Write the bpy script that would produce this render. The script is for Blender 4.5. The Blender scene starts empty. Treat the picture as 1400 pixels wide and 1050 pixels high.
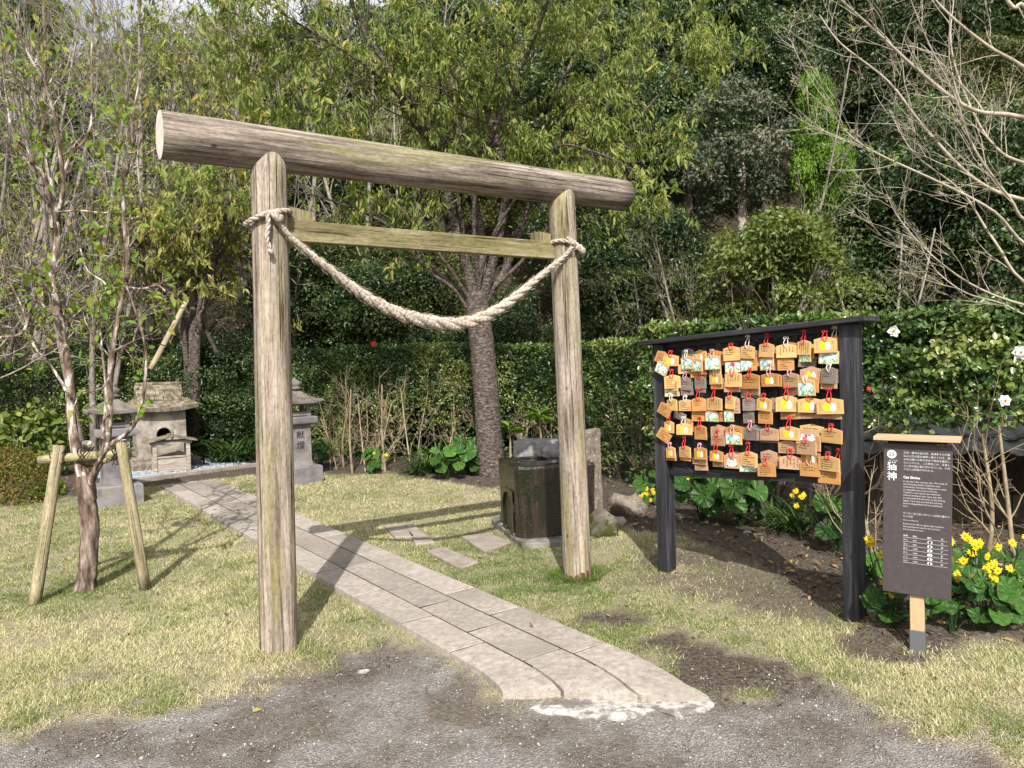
import bpy, math, random
import numpy as np
from mathutils import Vector, Matrix
S = bpy.context.scene
COL = S.collection
R = math.radians
PI = math.pi
rnd = random.Random(7)
NR = np.random.default_rng(11)

# ------------------------------------------------------------------ camera, sky, sun, exposure
EYE = 1.5; PITCH = -0.0267; ROLL = -0.0304; FPX = 1004.6
_F = np.array([0, math.cos(PITCH), math.sin(PITCH)]); _R0 = np.array([1., 0, 0]); _U0 = np.cross(_R0, _F)
_R = math.cos(ROLL)*_R0 + math.sin(ROLL)*_U0; _U = -math.sin(ROLL)*_R0 + math.cos(ROLL)*_U0
cd = bpy.data.cameras.new('camera'); cam = bpy.data.objects.new('camera', cd); COL.objects.link(cam)
cd.sensor_width = 36; cd.lens = FPX*36/1400; cd.clip_start = .05; cd.clip_end = 600
M = Matrix.Identity(4)
for i in range(3):
    M[i][0] = _R[i]; M[i][1] = _U[i]; M[i][2] = -_F[i]
M[2][3] = EYE
cam.matrix_world = M
S.camera = cam
SUN_EL = 41; SUN_AZ = 3          # degrees; the light travels towards +Y, leaning a little to -X
w = bpy.data.worlds.new('World'); S.world = w; w.use_nodes = True
nt = w.node_tree; sky = nt.nodes.new('ShaderNodeTexSky'); sky.sky_type = 'NISHITA'; sky.sun_disc = False
sky.sun_elevation = R(SUN_EL); sky.sun_rotation = R(180-SUN_AZ); sky.air_density = 1.0; sky.dust_density = 7.0
bg = nt.nodes['Background']; bg.inputs[1].default_value = .10
hs_ = nt.nodes.new('ShaderNodeHueSaturation'); hs_.inputs['Saturation'].default_value = .5; hs_.inputs['Value'].default_value = 1.2
nt.links.new(sky.outputs[0], hs_.inputs['Color']); # thin bright cloud, the same all round the sky
tcw = nt.nodes.new('ShaderNodeTexCoord'); nw_ = nt.nodes.new('ShaderNodeTexNoise'); nw_.inputs['Scale'].default_value = 2.2; nw_.inputs['Detail'].default_value = 7
rw_ = nt.nodes.new('ShaderNodeValToRGB'); rw_.color_ramp.elements[0].position = .36; rw_.color_ramp.elements[1].position = .60
mw_ = nt.nodes.new('ShaderNodeMix'); mw_.data_type = 'RGBA'; mw_.inputs[7].default_value = (6.2, 6.3, 6.5, 1)
nt.links.new(tcw.outputs['Generated'], nw_.inputs['Vector']); nt.links.new(nw_.outputs[0], rw_.inputs[0]); nt.links.new(rw_.outputs[0], mw_.inputs[0])
nt.links.new(hs_.outputs[0], mw_.inputs[6]); nt.links.new(mw_.outputs[2], bg.inputs[0])
sl = bpy.data.lights.new('sun', 'SUN'); sl.energy = 4.4; sl.angle = R(.55); sl.color = (1, .965, .91)
sun = bpy.data.objects.new('sun', sl); COL.objects.link(sun)
ld = Vector((-math.sin(R(SUN_AZ))*math.cos(R(SUN_EL)), math.cos(R(SUN_AZ))*math.cos(R(SUN_EL)), -math.sin(R(SUN_EL))))
sun.rotation_euler = ld.to_track_quat('-Z', 'Y').to_euler(); sun.location = (2, -6, 12)
S.view_settings.view_transform = 'Standard'; S.view_settings.look = 'None'
S.view_settings.exposure = .74; S.view_settings.gamma = 1; S.view_settings.use_curve_mapping = False

# ------------------------------------------------------------------ survey helpers: sight lines to world points
def ray(u, v):
    return _F + _R*(u-700)/FPX - _U*(v-525)/FPX
def gp(u, v, z=0.):
    r = ray(u, v); t = (z-EYE)/r[2]; return Vector((r[0]*t, r[1]*t, z))
def dp(u, v, Y):
    r = ray(u, v); t = Y/r[1]; return Vector((r[0]*t, Y, EYE+r[2]*t))
def onplane(u, v, P, n):
    r = Vector(ray(u, v)); O = Vector((0, 0, EYE)); return O + r*((P-O).dot(n)/r.dot(n))

# ------------------------------------------------------------------ object helpers
def link(o, parent=None):
    COL.objects.link(o)
    if parent: o.parent = parent
    return o
def tag(o, label=None, cat=None, group=None, kind=None):
    if label: o['label'] = label
    if cat: o['category'] = cat
    if group: o['group'] = group
    if kind: o['kind'] = kind
    return o
def empty(name, loc=(0, 0, 0), rz=0, label=None, cat=None, group=None):
    o = bpy.data.objects.new(name, None); o.empty_display_size = .1
    link(o); o.location = loc; o.rotation_euler = (0, 0, rz)
    return tag(o, label, cat, group)
def copy_tree(o, parent=None):
    c = o.copy(); COL.objects.link(c); c.parent = parent
    for ch in list(o.children): copy_tree(ch, c)
    return c
def meshobj(name, me, m=None, parent=None):
    o = bpy.data.objects.new(name, me); link(o, parent)
    if m is not None:
        for x in (m if isinstance(m, (list, tuple)) else [m]):
            if len(me.materials) < (len(m) if isinstance(m, (list, tuple)) else 1): me.materials.append(x)
    return o
class MB:
    def __init__(s): s.v = []; s.f = []; s.m = []; s.mi = 0
    def add(s, vs, fs):
        b = len(s.v); s.v += [tuple(p) for p in vs]; s.f += [tuple(i+b for i in f) for f in fs]; s.m += [s.mi]*len(fs)
    def box(s, c, d, mat=None, bev=0.):
        x, y, z = d[0]/2, d[1]/2, d[2]/2
        if bev <= 0:
            vs = [Vector((a*x, b*y, e*z)) for a in (-1, 1) for b in (-1, 1) for e in (-1, 1)]
            fs = [(0, 1, 3, 2), (4, 6, 7, 5), (0, 4, 5, 1), (2, 3, 7, 6), (0, 2, 6, 4), (1, 5, 7, 3)]
        else:
            k = bev; vs = []; idx = {}
            for a in (-1, 1):
                for b in (-1, 1):
                    for e in (-1, 1):
                        for ax, p in enumerate(((a*x, b*(y-k), e*(z-k)), (a*(x-k), b*y, e*(z-k)), (a*(x-k), b*(y-k), e*z))):
                            idx[(a, b, e, ax)] = len(vs); vs.append(Vector(p))
            I = idx; fs = []
            q = [(-1, -1), (1, -1), (1, 1), (-1, 1)]
            for sg in (-1, 1):
                o = q if sg > 0 else q[::-1]
                fs.append([I[(sg, a, b, 0)] for a, b in o]); fs.append([I[(b, sg, a, 1)] for a, b in o]); fs.append([I[(a, b, sg, 2)] for a, b in o])
            for a in (-1, 1):
                for b in (-1, 1):
                    e1 = [I[(a, b, -1, 0)], I[(a, b, 1, 0)], I[(a, b, 1, 1)], I[(a, b, -1, 1)]]
                    e2 = [I[(a, -1, b, 0)], I[(a, 1, b, 0)], I[(a, 1, b, 2)], I[(a, -1, b, 2)]]
                    e3 = [I[(-1, a, b, 1)], I[(1, a, b, 1)], I[(1, a, b, 2)], I[(-1, a, b, 2)]]
                    s1 = a*b
                    fs.append(e1[::-1] if s1 > 0 else e1); fs.append(e2 if s1 > 0 else e2[::-1]); fs.append(e3[::-1] if s1 > 0 else e3)
                    for e in (-1, 1):
                        t3 = [I[(a, b, e, 0)], I[(a, b, e, 1)], I[(a, b, e, 2)]]; fs.append(t3 if a*b*e > 0 else t3[::-1])
        c = Vector(c)
        vs = [(mat @ p if mat is not None else p) + c for p in vs]
        s.add(vs, fs)
    def tube(s, pts, rad, sides=6, cap=True, twist=0.):
        n = len(pts); P = [Vector(p) for p in pts]
        rr = rad if isinstance(rad, (list, tuple)) else [rad]*n
        vs = []; ref = None
        for i in range(n):
            d = (P[min(i+1, n-1)]-P[max(i-1, 0)])
            d = d.normalized() if d.length > 1e-9 else Vector((0, 0, 1))
            if ref is None:
                ref = d.cross(Vector((0, 0, 1))) if abs(d.z) < .9 else d.cross(Vector((1, 0, 0)))
            a = (ref - d*ref.dot(d)); a = a.normalized() if a.length > 1e-9 else d.orthogonal().normalized()
            ref = a; b = d.cross(a)
            for k in range(sides):
                an = 2*PI*k/sides + twist*i
                vs.append(P[i] + a*(rr[i]*math.cos(an)) + b*(rr[i]*math.sin(an)))
        fs = []
        for i in range(n-1):
            for k in range(sides):
                k2 = (k+1) % sides
                fs.append((i*sides+k, i*sides+k2, (i+1)*sides+k2, (i+1)*sides+k))
        if cap:
            fs.append(tuple(range(sides))[::-1]); fs.append(tuple((n-1)*sides+k for k in range(sides)))
        s.add(vs, fs)
    def lathe(s, prof, n=16, c=(0, 0, 0), rot0=0., capb=True, capt=True):
        vs = []; c = Vector(c)
        for r, z in prof:
            for k in range(n):
                a = 2*PI*k/n+rot0; vs.append(c+Vector((r*math.cos(a), r*math.sin(a), z)))
        fs = []
        for i in range(len(prof)-1):
            for k in range(n):
                k2 = (k+1) % n; fs.append((i*n+k, i*n+k2, (i+1)*n+k2, (i+1)*n+k))
        if capb: fs.append(tuple(range(n))[::-1])
        if capt: fs.append(tuple((len(prof)-1)*n+k for k in range(n)))
        s.add(vs, fs)
    def prism(s, poly, z0, z1, ax='z', inset=0., insz=0.):
        """poly: list of (a,b) anticlockwise; extruded along an axis; an optional chamfer at the z1 end"""
        n = len(poly); cx = sum(p[0] for p in poly)/n; cy = sum(p[1] for p in poly)/n
        rings = [(poly, z0), (poly, z1-insz if inset else z1)]
        if inset:
            q = []
            for (a, b) in poly:
                dx, dy = cx-a, cy-b; L = math.hypot(dx, dy) or 1; q.append((a+dx/L*inset*1.3, b+dy/L*inset*1.3))
            rings.append((q, z1))
        vs = []
        for pl, z in rings:
            for a, b in pl:
                vs.append({'z': (a, b, z), 'y': (a, -z, b), 'x': (z, a, b)}[ax])
        fs = [tuple(range(n))[::-1], tuple((len(rings)-1)*n+k for k in range(n))]
        for i in range(len(rings)-1):
            for k in range(n):
                k2 = (k+1) % n; fs.append((i*n+k, i*n+k2, (i+1)*n+k2, (i+1)*n+k))
        s.add(vs, fs)
    def mesh(s, name, mats=None, smooth=False, xf=None):
        me = bpy.data.meshes.new(name)
        vs = s.v if xf is None else [tuple(xf @ Vector(p)) for p in s.v]
        me.from_pydata(vs, [], s.f); 
        if mats is not None:
            for m in (mats if isinstance(mats, (list, tuple)) else [mats]): me.materials.append(m)
        me.polygons.foreach_set('material_index', s.m)
        if smooth: me.polygons.foreach_set('use_smooth', [True]*len(s.f))
        me.update(); return me
    def build(s, name, m, parent=None, smooth=False, loc=None):
        o = bpy.data.objects.new(name, s.mesh(name, m, smooth)); link(o, parent)
        if loc is not None: o.location = loc
        return o
def np_mesh(name, V, Fq, m, attrs=None, smooth=False, vattrs=None):
    """V (n,3), Fq (k, c) equal-sided faces"""
    me = bpy.data.meshes.new(name); V = np.asarray(V, np.float32); Fq = np.asarray(Fq, np.int32)
    k, c = Fq.shape
    me.vertices.add(len(V)); me.vertices.foreach_set('co', V.ravel())
    me.loops.add(k*c); me.loops.foreach_set('vertex_index', Fq.ravel())
    me.polygons.add(k); me.polygons.foreach_set('loop_start', np.arange(0, k*c, c, dtype=np.int32))
    if smooth: me.polygons.foreach_set('use_smooth', np.ones(k, bool))
    for nm, a in (attrs or {}).items():
        at = me.attributes.new(nm, 'FLOAT', 'FACE'); at.data.foreach_set('value', np.asarray(a, np.float32))
    for nm, a in (vattrs or {}).items():
        at = me.attributes.new(nm, 'FLOAT', 'POINT'); at.data.foreach_set('value', np.asarray(a, np.float32))
    for x in (m if isinstance(m, (list, tuple)) else [m]): me.materials.append(x)
    me.update(calc_edges=True); return me
def nrmz(a): return a/np.maximum(np.linalg.norm(a, axis=-1, keepdims=True), 1e-9)
def leaves(name, pos, d, n, L, Wd, m, fold=.25, curl=.12, six=False, val=None):
    pos = np.asarray(pos, float); N = len(pos)
    d = nrmz(np.asarray(d, float)); n = np.asarray(n, float); n = n-(n*d).sum(1, keepdims=True)*d; n = nrmz(n)
    s = np.cross(d, n); L = np.broadcast_to(L, (N,))[:, None]; Wd = np.broadcast_to(Wd, (N,))[:, None]
    if val is None: val = NR.random(N)
    tip = pos + d*L - n*curl*L
    if not six:
        mid = pos + d*L*.42 + n*fold*Wd*.5
        V = np.stack([pos, mid+s*Wd*.5, tip, mid-s*Wd*.5], 1).reshape(-1, 3)
        b = np.arange(N)[:, None]*4
        Fq = np.concatenate([b+np.array([[0, 1, 2]]), b+np.array([[0, 2, 3]])], 1).reshape(-1, 3)
    else:
        a1 = pos + d*L*.28 + n*fold*Wd*.4; a2 = pos + d*L*.66 + n*(fold*Wd*.4-curl*L*.35)
        V = np.stack([pos, a1+s*Wd*.46, a2+s*Wd*.42, tip, a2-s*Wd*.42, a1-s*Wd*.46], 1).reshape(-1, 3)
        b = np.arange(N)[:, None]*6
        Fq = np.concatenate([b+np.array([[0, 1, 2, 3]]), b+np.array([[0, 3, 4, 5]])], 1).reshape(-1, 4)
    return np_mesh(name, V, Fq, m, {'rnd': np.repeat(val, 2)})

# ------------------------------------------------------------------ materials
def srgb(r, g, b):
    f = lambda c: (c/255/12.92) if c/255 <= .04045 else ((c/255+.055)/1.055)**2.4
    return (f(r), f(g), f(b), 1)
def new_mat(name):
    m = bpy.data.materials.new(name); m.use_nodes = True; return m, m.node_tree, m.node_tree.nodes['Principled BSDF']
def ramp(nt, stops, interp='LINEAR'):
    r = nt.nodes.new('ShaderNodeValToRGB'); e = r.color_ramp.elements; r.color_ramp.interpolation = interp
    while len(e) < len(stops): e.new(.5)
    for x, (p, c) in zip(e, stops): x.position = p; x.color = c if len(c) == 4 else (*c, 1)
    return r
def coord(nt, scale, jitter=True):
    tc = nt.nodes.new('ShaderNodeTexCoord'); mp = nt.nodes.new('ShaderNodeMapping'); mp.inputs['Scale'].default_value = scale
    nt.links.new(tc.outputs['Object'], mp.inputs['Vector'])
    if jitter:
        oi = nt.nodes.new('ShaderNodeObjectInfo'); ml = nt.nodes.new('ShaderNodeMath'); ml.operation = 'MULTIPLY'; ml.inputs[1].default_value = 37.
        nt.links.new(oi.outputs['Random'], ml.inputs[0]); nt.links.new(ml.outputs[0], mp.inputs['Location'])
    return mp
def noise(nt, mp, sc, det=6, rough=.6, dist=0.):
    n = nt.nodes.new('ShaderNodeTexNoise'); n.inputs['Scale'].default_value = sc; n.inputs['Detail'].default_value = det
    n.inputs['Roughness'].default_value = rough; n.inputs['Distortion'].default_value = dist
    nt.links.new(mp.outputs[0], n.inputs['Vector']); return n
def mixc(nt, fac, a, b, mode='MIX'):
    x = nt.nodes.new('ShaderNodeMix'); x.data_type = 'RGBA'; x.blend_type = mode
    for sock, val in ((x.inputs['Factor'], fac), (x.inputs['A'], a), (x.inputs['B'], b)): pass
    fi = x.inputs[0]; ai = x.inputs[6]; bi = x.inputs[7]
    for sock, val in ((fi, fac), (ai, a), (bi, b)):
        if hasattr(val, 'is_output'): nt.links.new(val, sock)
        elif isinstance(val, (int, float)): sock.default_value = val
        else: sock.default_value = val if len(val) == 4 else (*val, 1)
    return x.outputs[2]
def bump(nt, bs, h, strength, dist):
    b = nt.nodes.new('ShaderNodeBump'); b.inputs['Strength'].default_value = strength; b.inputs['Distance'].default_value = dist
    nt.links.new(h, b.inputs['Height']); nt.links.new(b.outputs[0], bs.inputs['Normal'])
def objvar(nt, colsock, amt):
    oi = nt.nodes.new('ShaderNodeObjectInfo'); mr = nt.nodes.new('ShaderNodeMapRange')
    mr.inputs['To Min'].default_value = 1-amt; mr.inputs['To Max'].default_value = 1+amt
    nt.links.new(oi.outputs['Random'], mr.inputs['Value'])
    h = nt.nodes.new('ShaderNodeHueSaturation'); nt.links.new(colsock, h.inputs['Color']); nt.links.new(mr.outputs[0], h.inputs['Value'])
    return h.outputs[0]
def grain_mat(name, stops, scale=(1, 1, 1), nsc=5, det=7, rough=.8, spec=.25, bmp=.4, bd=.004, stain=None, stain_sc=3, stain_lo=.55, stain_hi=.7, speck=None, speck_sc=60, var=0., finebump=0):
    m, nt, b = new_mat(name); mp = coord(nt, scale); n = noise(nt, mp, nsc, det)
    rp = ramp(nt, stops); nt.links.new(n.outputs[0], rp.inputs[0]); c = rp.outputs[0]
    mp2 = coord(nt, (1, 1, 1))
    if stain:
        n2 = noise(nt, mp2, stain_sc, 5); r2 = ramp(nt, [(stain_lo, (0, 0, 0)), (stain_hi, (1, 1, 1))]); nt.links.new(n2.outputs[0], r2.inputs[0])
        c = mixc(nt, r2.outputs[0], c, stain)
    if speck:
        n3 = noise(nt, mp2, speck_sc, 2); r3 = ramp(nt, [(.6, (0, 0, 0)), (.68, (1, 1, 1))]); nt.links.new(n3.outputs[0], r3.inputs[0])
        c = mixc(nt, r3.outputs[0], c, speck)
    if var: c = objvar(nt, c, var)
    nt.links.new(c, b.inputs['Base Color']); b.inputs['Roughness'].default_value = rough; b.inputs['Specular IOR Level'].default_value = spec
    if bmp:
        h = n.outputs[0]
        if finebump:
            n4 = noise(nt, mp2, finebump, 4); ad = nt.nodes.new('ShaderNodeMath'); ad.operation = 'ADD'
            nt.links.new(h, ad.inputs[0]); nt.links.new(n4.outputs[0], ad.inputs[1]); h = ad.outputs[0]
        bump(nt, b, h, bmp, bd)
    return m
def leaf_mat(name, stops, trans=.3, rough=.45, spec=.35, var=.15, tint=(1.0, 1.15, .45)):
    m, nt, b = new_mat(name); at = nt.nodes.new('ShaderNodeAttribute'); at.attribute_name = 'rnd'
    rp = ramp(nt, stops); nt.links.new(at.outputs['Fac'], rp.inputs[0]); c = rp.outputs[0]
    if var: c = objvar(nt, c, var)
    nt.links.new(c, b.inputs['Base Color']); b.inputs['Roughness'].default_value = rough; b.inputs['Specular IOR Level'].default_value = spec
    tr = nt.nodes.new('ShaderNodeBsdfTranslucent'); tc = mixc(nt, 1., c, (*tint, 1), 'MULTIPLY')
    nt.links.new(tc, tr.inputs[0]); mx = nt.nodes.new('ShaderNodeMixShader'); mx.inputs[0].default_value = trans
    nt.links.new(b.outputs[0], mx.inputs[1]); nt.links.new(tr.outputs[0], mx.inputs[2]); nt.links.new(mx.outputs[0], nt.nodes['Material Output'].inputs[0])
    return m
def flat_mat(name, c, rough=.7, spec=.2):
    m, nt, b = new_mat(name); b.inputs['Base Color'].default_value = c if len(c) == 4 else (*c, 1); b.inputs['Roughness'].default_value = rough
    b.inputs['Specular IOR Level'].default_value = spec; return m

def timber(name, cols, green, gsc=1.6, glo=.47, ghi=.6, crack=.5):
    """weathered log, grain along local Z: fine grain, broad tone bands, green algae patches, dark drying cracks"""
    m, nt, b = new_mat(name); mp = coord(nt, (20, 20, 1.0)); n = noise(nt, mp, 2.2, 12, .74, .35)
    rp = ramp(nt, cols); nt.links.new(n.outputs[0], rp.inputs[0]); c = rp.outputs[0]
    mpw = coord(nt, (8, 8, .7)); nw = noise(nt, mpw, 1.3, 8, .66, .5); rw = ramp(nt, [(.36, (.58, .55, .53)), (.5, (1, 1, 1)), (.62, (1.25, 1.22, 1.2))]); nt.links.new(nw.outputs[0], rw.inputs[0]); c = mixc(nt, 1., c, rw.outputs[0], 'MULTIPLY')
    mp2 = coord(nt, (4.5, 4.5, .5)); n2 = noise(nt, mp2, gsc, 6, .65, .3); r2 = ramp(nt, [(glo, (0, 0, 0)), (ghi, (1, 1, 1))]); nt.links.new(n2.outputs[0], r2.inputs[0])
    c = mixc(nt, r2.outputs[0], c, mixc(nt, .5, c, green))
    mp3 = coord(nt, (17, 17, .24)); n3 = noise(nt, mp3, 1.05, 4, .5, .7); r3 = ramp(nt, [(.478, (1, 1, 1)), (.495, (0, 0, 0)), (.505, (0, 0, 0)), (.522, (1, 1, 1))]); nt.links.new(n3.outputs[0], r3.inputs[0])
    mp5 = coord(nt, (5, 5, .9)); n5 = noise(nt, mp5, 1.5, 2); r5 = ramp(nt, [(crack-.04, (0, 0, 0)), (crack+.06, (1, 1, 1))]); nt.links.new(n5.outputs[0], r5.inputs[0])
    ck = mixc(nt, r5.outputs[0], (1, 1, 1), r3.outputs[0])
    mk = coord(nt, (2.2, 2.2, 1.3)); vk = nt.nodes.new('ShaderNodeTexVoronoi'); vk.inputs['Scale'].default_value = 2.6; nt.links.new(mk.outputs[0], vk.inputs['Vector'])
    rk = ramp(nt, [(.035, (.30, .22, .15)), (.075, (1, 1, 1))]); nt.links.new(vk.outputs['Distance'], rk.inputs[0])
    dk = mixc(nt, ck, (.24, .19, .15), (1, 1, 1)); c = mixc(nt, 1., c, dk, 'MULTIPLY'); c = mixc(nt, 1., c, rk.outputs[0], 'MULTIPLY')
    ms = coord(nt, (1, 1, .35)); ns = noise(nt, ms, 85, 5, .7); rs_ = ramp(nt, [(.36, (.70, .68, .66)), (.52, (1, 1, 1)), (.68, (1.16, 1.15, 1.14))]); nt.links.new(ns.outputs[0], rs_.inputs[0]); c = mixc(nt, 1., c, rs_.outputs[0], 'MULTIPLY')
    nt.links.new(c, b.inputs['Base Color']); b.inputs['Roughness'].default_value = .85; b.inputs['Specular IOR Level'].default_value = .15
    ad = nt.nodes.new('ShaderNodeMath'); ad.operation = 'ADD'; nt.links.new(n.outputs[0], ad.inputs[0])
    sp = nt.nodes.new('ShaderNodeRGBToBW'); nt.links.new(ck, sp.inputs[0]); nt.links.new(sp.outputs[0], ad.inputs[1])
    bump(nt, b, ad.outputs[0], .8, .008)
    return m
TIM = timber('torii_post_wood', [(.36, (.12, .093, .072)), (.45, (.235, .193, .152)), (.54, (.315, .268, .222)), (.66, (.40, .35, .305))], (.23, .21, .065))
TIMB = timber('torii_beam_wood', [(.36, (.085, .066, .052)), (.45, (.165, .135, .108)), (.54, (.26, .222, .19)), (.66, (.385, .34, .31))], (.20, .20, .05), 1.4, .5, .62)
TIMN = timber('torii_tie_wood', [(.36, (.12, .095, .05)), (.47, (.20, .165, .095)), (.56, (.265, .225, .14)), (.66, (.31, .27, .175))], (.16, .16, .055), 2., .42, .6, .56)
ENDG = grain_mat('log_end_grain', [(.35, (.5, .45, .38)), (.65, (.68, .63, .56))], (1, 1, 1), 30, bmp=.3)
STAKE = timber('stake_wood', [(.36, (.17, .135, .075)), (.47, (.29, .245, .15)), (.56, (.37, .325, .215)), (.66, (.43, .39, .28))], (.23, .24, .09), 2.)
ROPE = grain_mat('straw_rope', [(.32, (.22, .17, .125)), (.47, (.43, .365, .30)), (.56, (.54, .475, .405)), (.7, (.63, .57, .50))], (1, 1, 1), 60, 9, .95, .08, 1., .008, finebump=220)
CORD = flat_mat('dark_palm_cord', (.03, .022, .018), .9)
PAVE = grain_mat('paving_tuff', [(.34, (.24, .206, .175)), (.5, (.318, .28, .243)), (.66, (.385, .343, .303))], (1, 1, 1), 26, 12, .92, .12, .7, .007, stain=(.225, .20, .172), stain_sc=1.4, stain_lo=.45, stain_hi=.75, speck=(.17, .145, .125), speck_sc=105, var=.22, finebump=140)
STEP = grain_mat('stepping_stone', [(.3, (.19, .16, .135)), (.7, (.33, .285, .245))], (1, 1, 1), 8, 8, .9, .15, .5, .006, speck=(.13, .11, .09), var=.1)
CONC = grain_mat('pale_concrete', [(.38, (.20, .185, .165)), (.5, (.38, .36, .33)), (.62, (.50, .48, .45))], (1, 1, 1), 30, 10, .9, .15, 1., .014, stain=(.17, .15, .13), stain_sc=8, stain_lo=.50, stain_hi=.58)
LANT = grain_mat('lantern_stone', [(.35, (.10, .092, .092)), (.5, (.155, .145, .146)), (.65, (.21, .198, .197))], (1, 1, 1), 6, 8, .9, .2, .35, .004, stain=(.22, .19, .155), stain_sc=2.2, speck=(.15, .14, .13), speck_sc=110, var=.06)
LROOF = grain_mat('lantern_roof_stone', [(.35, (.085, .07, .062)), (.65, (.19, .165, .15))], (1, 1, 1), 9, 8, .9, .2, .4, .004, speck=(.14, .12, .1), speck_sc=90)
PLAST = grain_mat('shrine_stone', [(.35, (.17, .145, .12)), (.5, (.28, .245, .21)), (.65, (.37, .33, .29))], (1, 1, 1), 9, 9, .9, .15, .7, .008, stain=(.14, .115, .09), stain_sc=2.4, stain_lo=.5, stain_hi=.7)
SROOF = grain_mat('shrine_roof_tuff', [(.36, (.075, .06, .045)), (.5, (.16, .135, .10)), (.64, (.27, .235, .18))], (1, 1, 1), 14, 9, .92, .12, .9, .012, stain=(.075, .08, .03), stain_sc=6)
OWOOD = grain_mat('grey_cedar', [(.36, (.17, .14, .11)), (.5, (.30, .26, .215)), (.64, (.40, .355, .30))], (3, 3, 14), 3, 8, .85, .15, .4, .003)
OWOODH = grain_mat('grey_cedar_board', [(.36, (.19, .16, .13)), (.5, (.32, .28, .24)), (.64, (.41, .37, .32))], (2, 3, 18), 3, 8, .85, .15, .4, .003)
DARKHOLE = flat_mat('painted_shade_black', (.008, .007, .006), .95)  # shade painted as near-black backing inside the shrine hole and the basin notch
BLACKW = grain_mat('black_stained_wood', [(.36, (.009, .009, .011)), (.52, (.022, .022, .027)), (.66, (.055, .055, .062))], (9, 9, .8), 3, 8, .62, .4, .5, .003)
BLACKH = grain_mat('black_stained_rail', [(.36, (.009, .009, .011)), (.52, (.020, .020, .025)), (.66, (.05, .05, .056))], (.8, 9, 9), 3, 8, .62, .4, .5, .003)
BASIN = grain_mat('wet_basin_stone', [(.36, (.010, .007, .005)), (.5, (.024, .016, .011)), (.64, (.05, .033, .022))], (7, 7, 1.0), 3, 8, .2, .55, .7, .01, stain=(.010, .012, .004), stain_sc=4.2, stain_lo=.50, stain_hi=.6, finebump=70)
GREYST = grain_mat('grey_andesite', [(.36, (.11, .11, .112)), (.5, (.19, .19, .19)), (.64, (.26, .26, .258))], (1, 1, 1), 18, 8, .85, .2, .4, .004, speck=(.14, .14, .14), var=.1)
BROWNST = grain_mat('rough_brown_stone', [(.3, (.09, .07, .055)), (.55, (.19, .155, .125)), (.8, (.29, .25, .21))], (1, 1, 1), 14, 9, .92, .12, .9, .02, speck=(.34, .31, .27), speck_sc=40)
MOSSY = grain_mat('mossy_rock', [(.36, (.06, .05, .04)), (.64, (.17, .15, .12))], (1, 1, 1), 6, 8, .95, .1, .8, .015, stain=(.045, .052, .014), stain_sc=7, stain_lo=.46, stain_hi=.56, finebump=60)
BARK = grain_mat('cherry_bark', [(.36, (.035, .027, .024)), (.5, (.085, .067, .058)), (.64, (.16, .13, .115))], (2, 2, 4.5), 9, 10, .94, .1, 1., .022, speck=(.20, .18, .16), speck_sc=34)
BARKG = grain_mat('pale_grey_bark', [(.3, (.12, .10, .085)), (.55, (.24, .21, .18)), (.8, (.38, .35, .31))], (2, 2, 1), 11, 8, .9, .15, .6, .006, var=.2)
BARKY = grain_mat('peeling_young_bark', [(.38, (.06, .04, .03)), (.47, (.15, .105, .08)), (.54, (.24, .19, .155)), (.60, (.50, .46, .42))], (5, 5, 1.5), 4.5, 9, .92, .12, 1., .012)
BARKB = grain_mat('bare_branch_bark', [(.3, (.22, .18, .13)), (.7, (.44, .39, .31))], (1, 1, 1), 14, 6, .85, .2, .4, .003)
BARKD = grain_mat('dark_bark', [(.3, (.035, .026, .02)), (.7, (.105, .083, .065))], (1, 1, 1), 9, 7, .95, .1, .8, .01, var=.2)
STEMB = grain_mat('hedge_stem_bark', [(.3, (.16, .12, .075)), (.7, (.36, .29, .19))], (1, 1, 1), 12, 7, .9, .15, .5, .004, var=.2)
BAMB = grain_mat('weathered_bamboo', [(.3, (.20, .165, .10)), (.7, (.38, .33, .22))], (1, 1, 1), 9, 6, .7, .3, .3, .003, var=.15)
TILE = grain_mat('grey_roof_tile', [(.3, (.15, .15, .152)), (.7, (.30, .30, .30))], (1, 1, 1), 7, 6, .65, .4, .3, .004, var=.12)
SHEDW = grain_mat('dark_shed_boards', [(.3, (.03, .024, .018)), (.7, (.085, .07, .055))], (6, 6, 1), 4, 7, .9, .15, .5, .004, var=.2)
PANEL = grain_mat('dark_sign_panel', [(.3, (.052, .043, .044)), (.7, (.066, .055, .056))], (1, 1, 1), 40, 4, .55, .35, .05, .001)
NEWW = grain_mat('new_cypress_wood', [(.3, (.42, .28, .155)), (.7, (.53, .375, .225))], (14, 14, .8), 3, 6, .6, .3, .15, .002)
NEWWH = grain_mat('new_cypress_cap', [(.3, (.40, .28, .165)), (.7, (.50, .365, .23))], (.8, 14, 14), 3, 6, .6, .3, .15, .002)
METAL = flat_mat('grey_metal_shoe', (.10, .105, .11), .5, .5)
INK = flat_mat('black_ink', (.025, .02, .018), .8)
WHITEP = flat_mat('white_print', (.78, .78, .78), .7)
SIGNP = flat_mat('sign_print', (.60, .60, .60), .7)
GREYP = flat_mat('engraved_dark', (.035, .032, .03), .9)
GOLD = flat_mat('gold_paint', (.78, .50, .02), .6)
REDC = flat_mat('red_cord', (.62, .035, .04), .7)
PINKC = flat_mat('faded_pink_cord', (.66, .36, .36), .8)
PALEC = flat_mat('bleached_cord', (.68, .62, .57), .8)
def ema_wood(name, a, b_): return grain_mat(name, [(.3, a), (.7, b_)], (2, 9, 9), 4, 6, .75, .2, .2, .001, var=.12)
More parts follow.
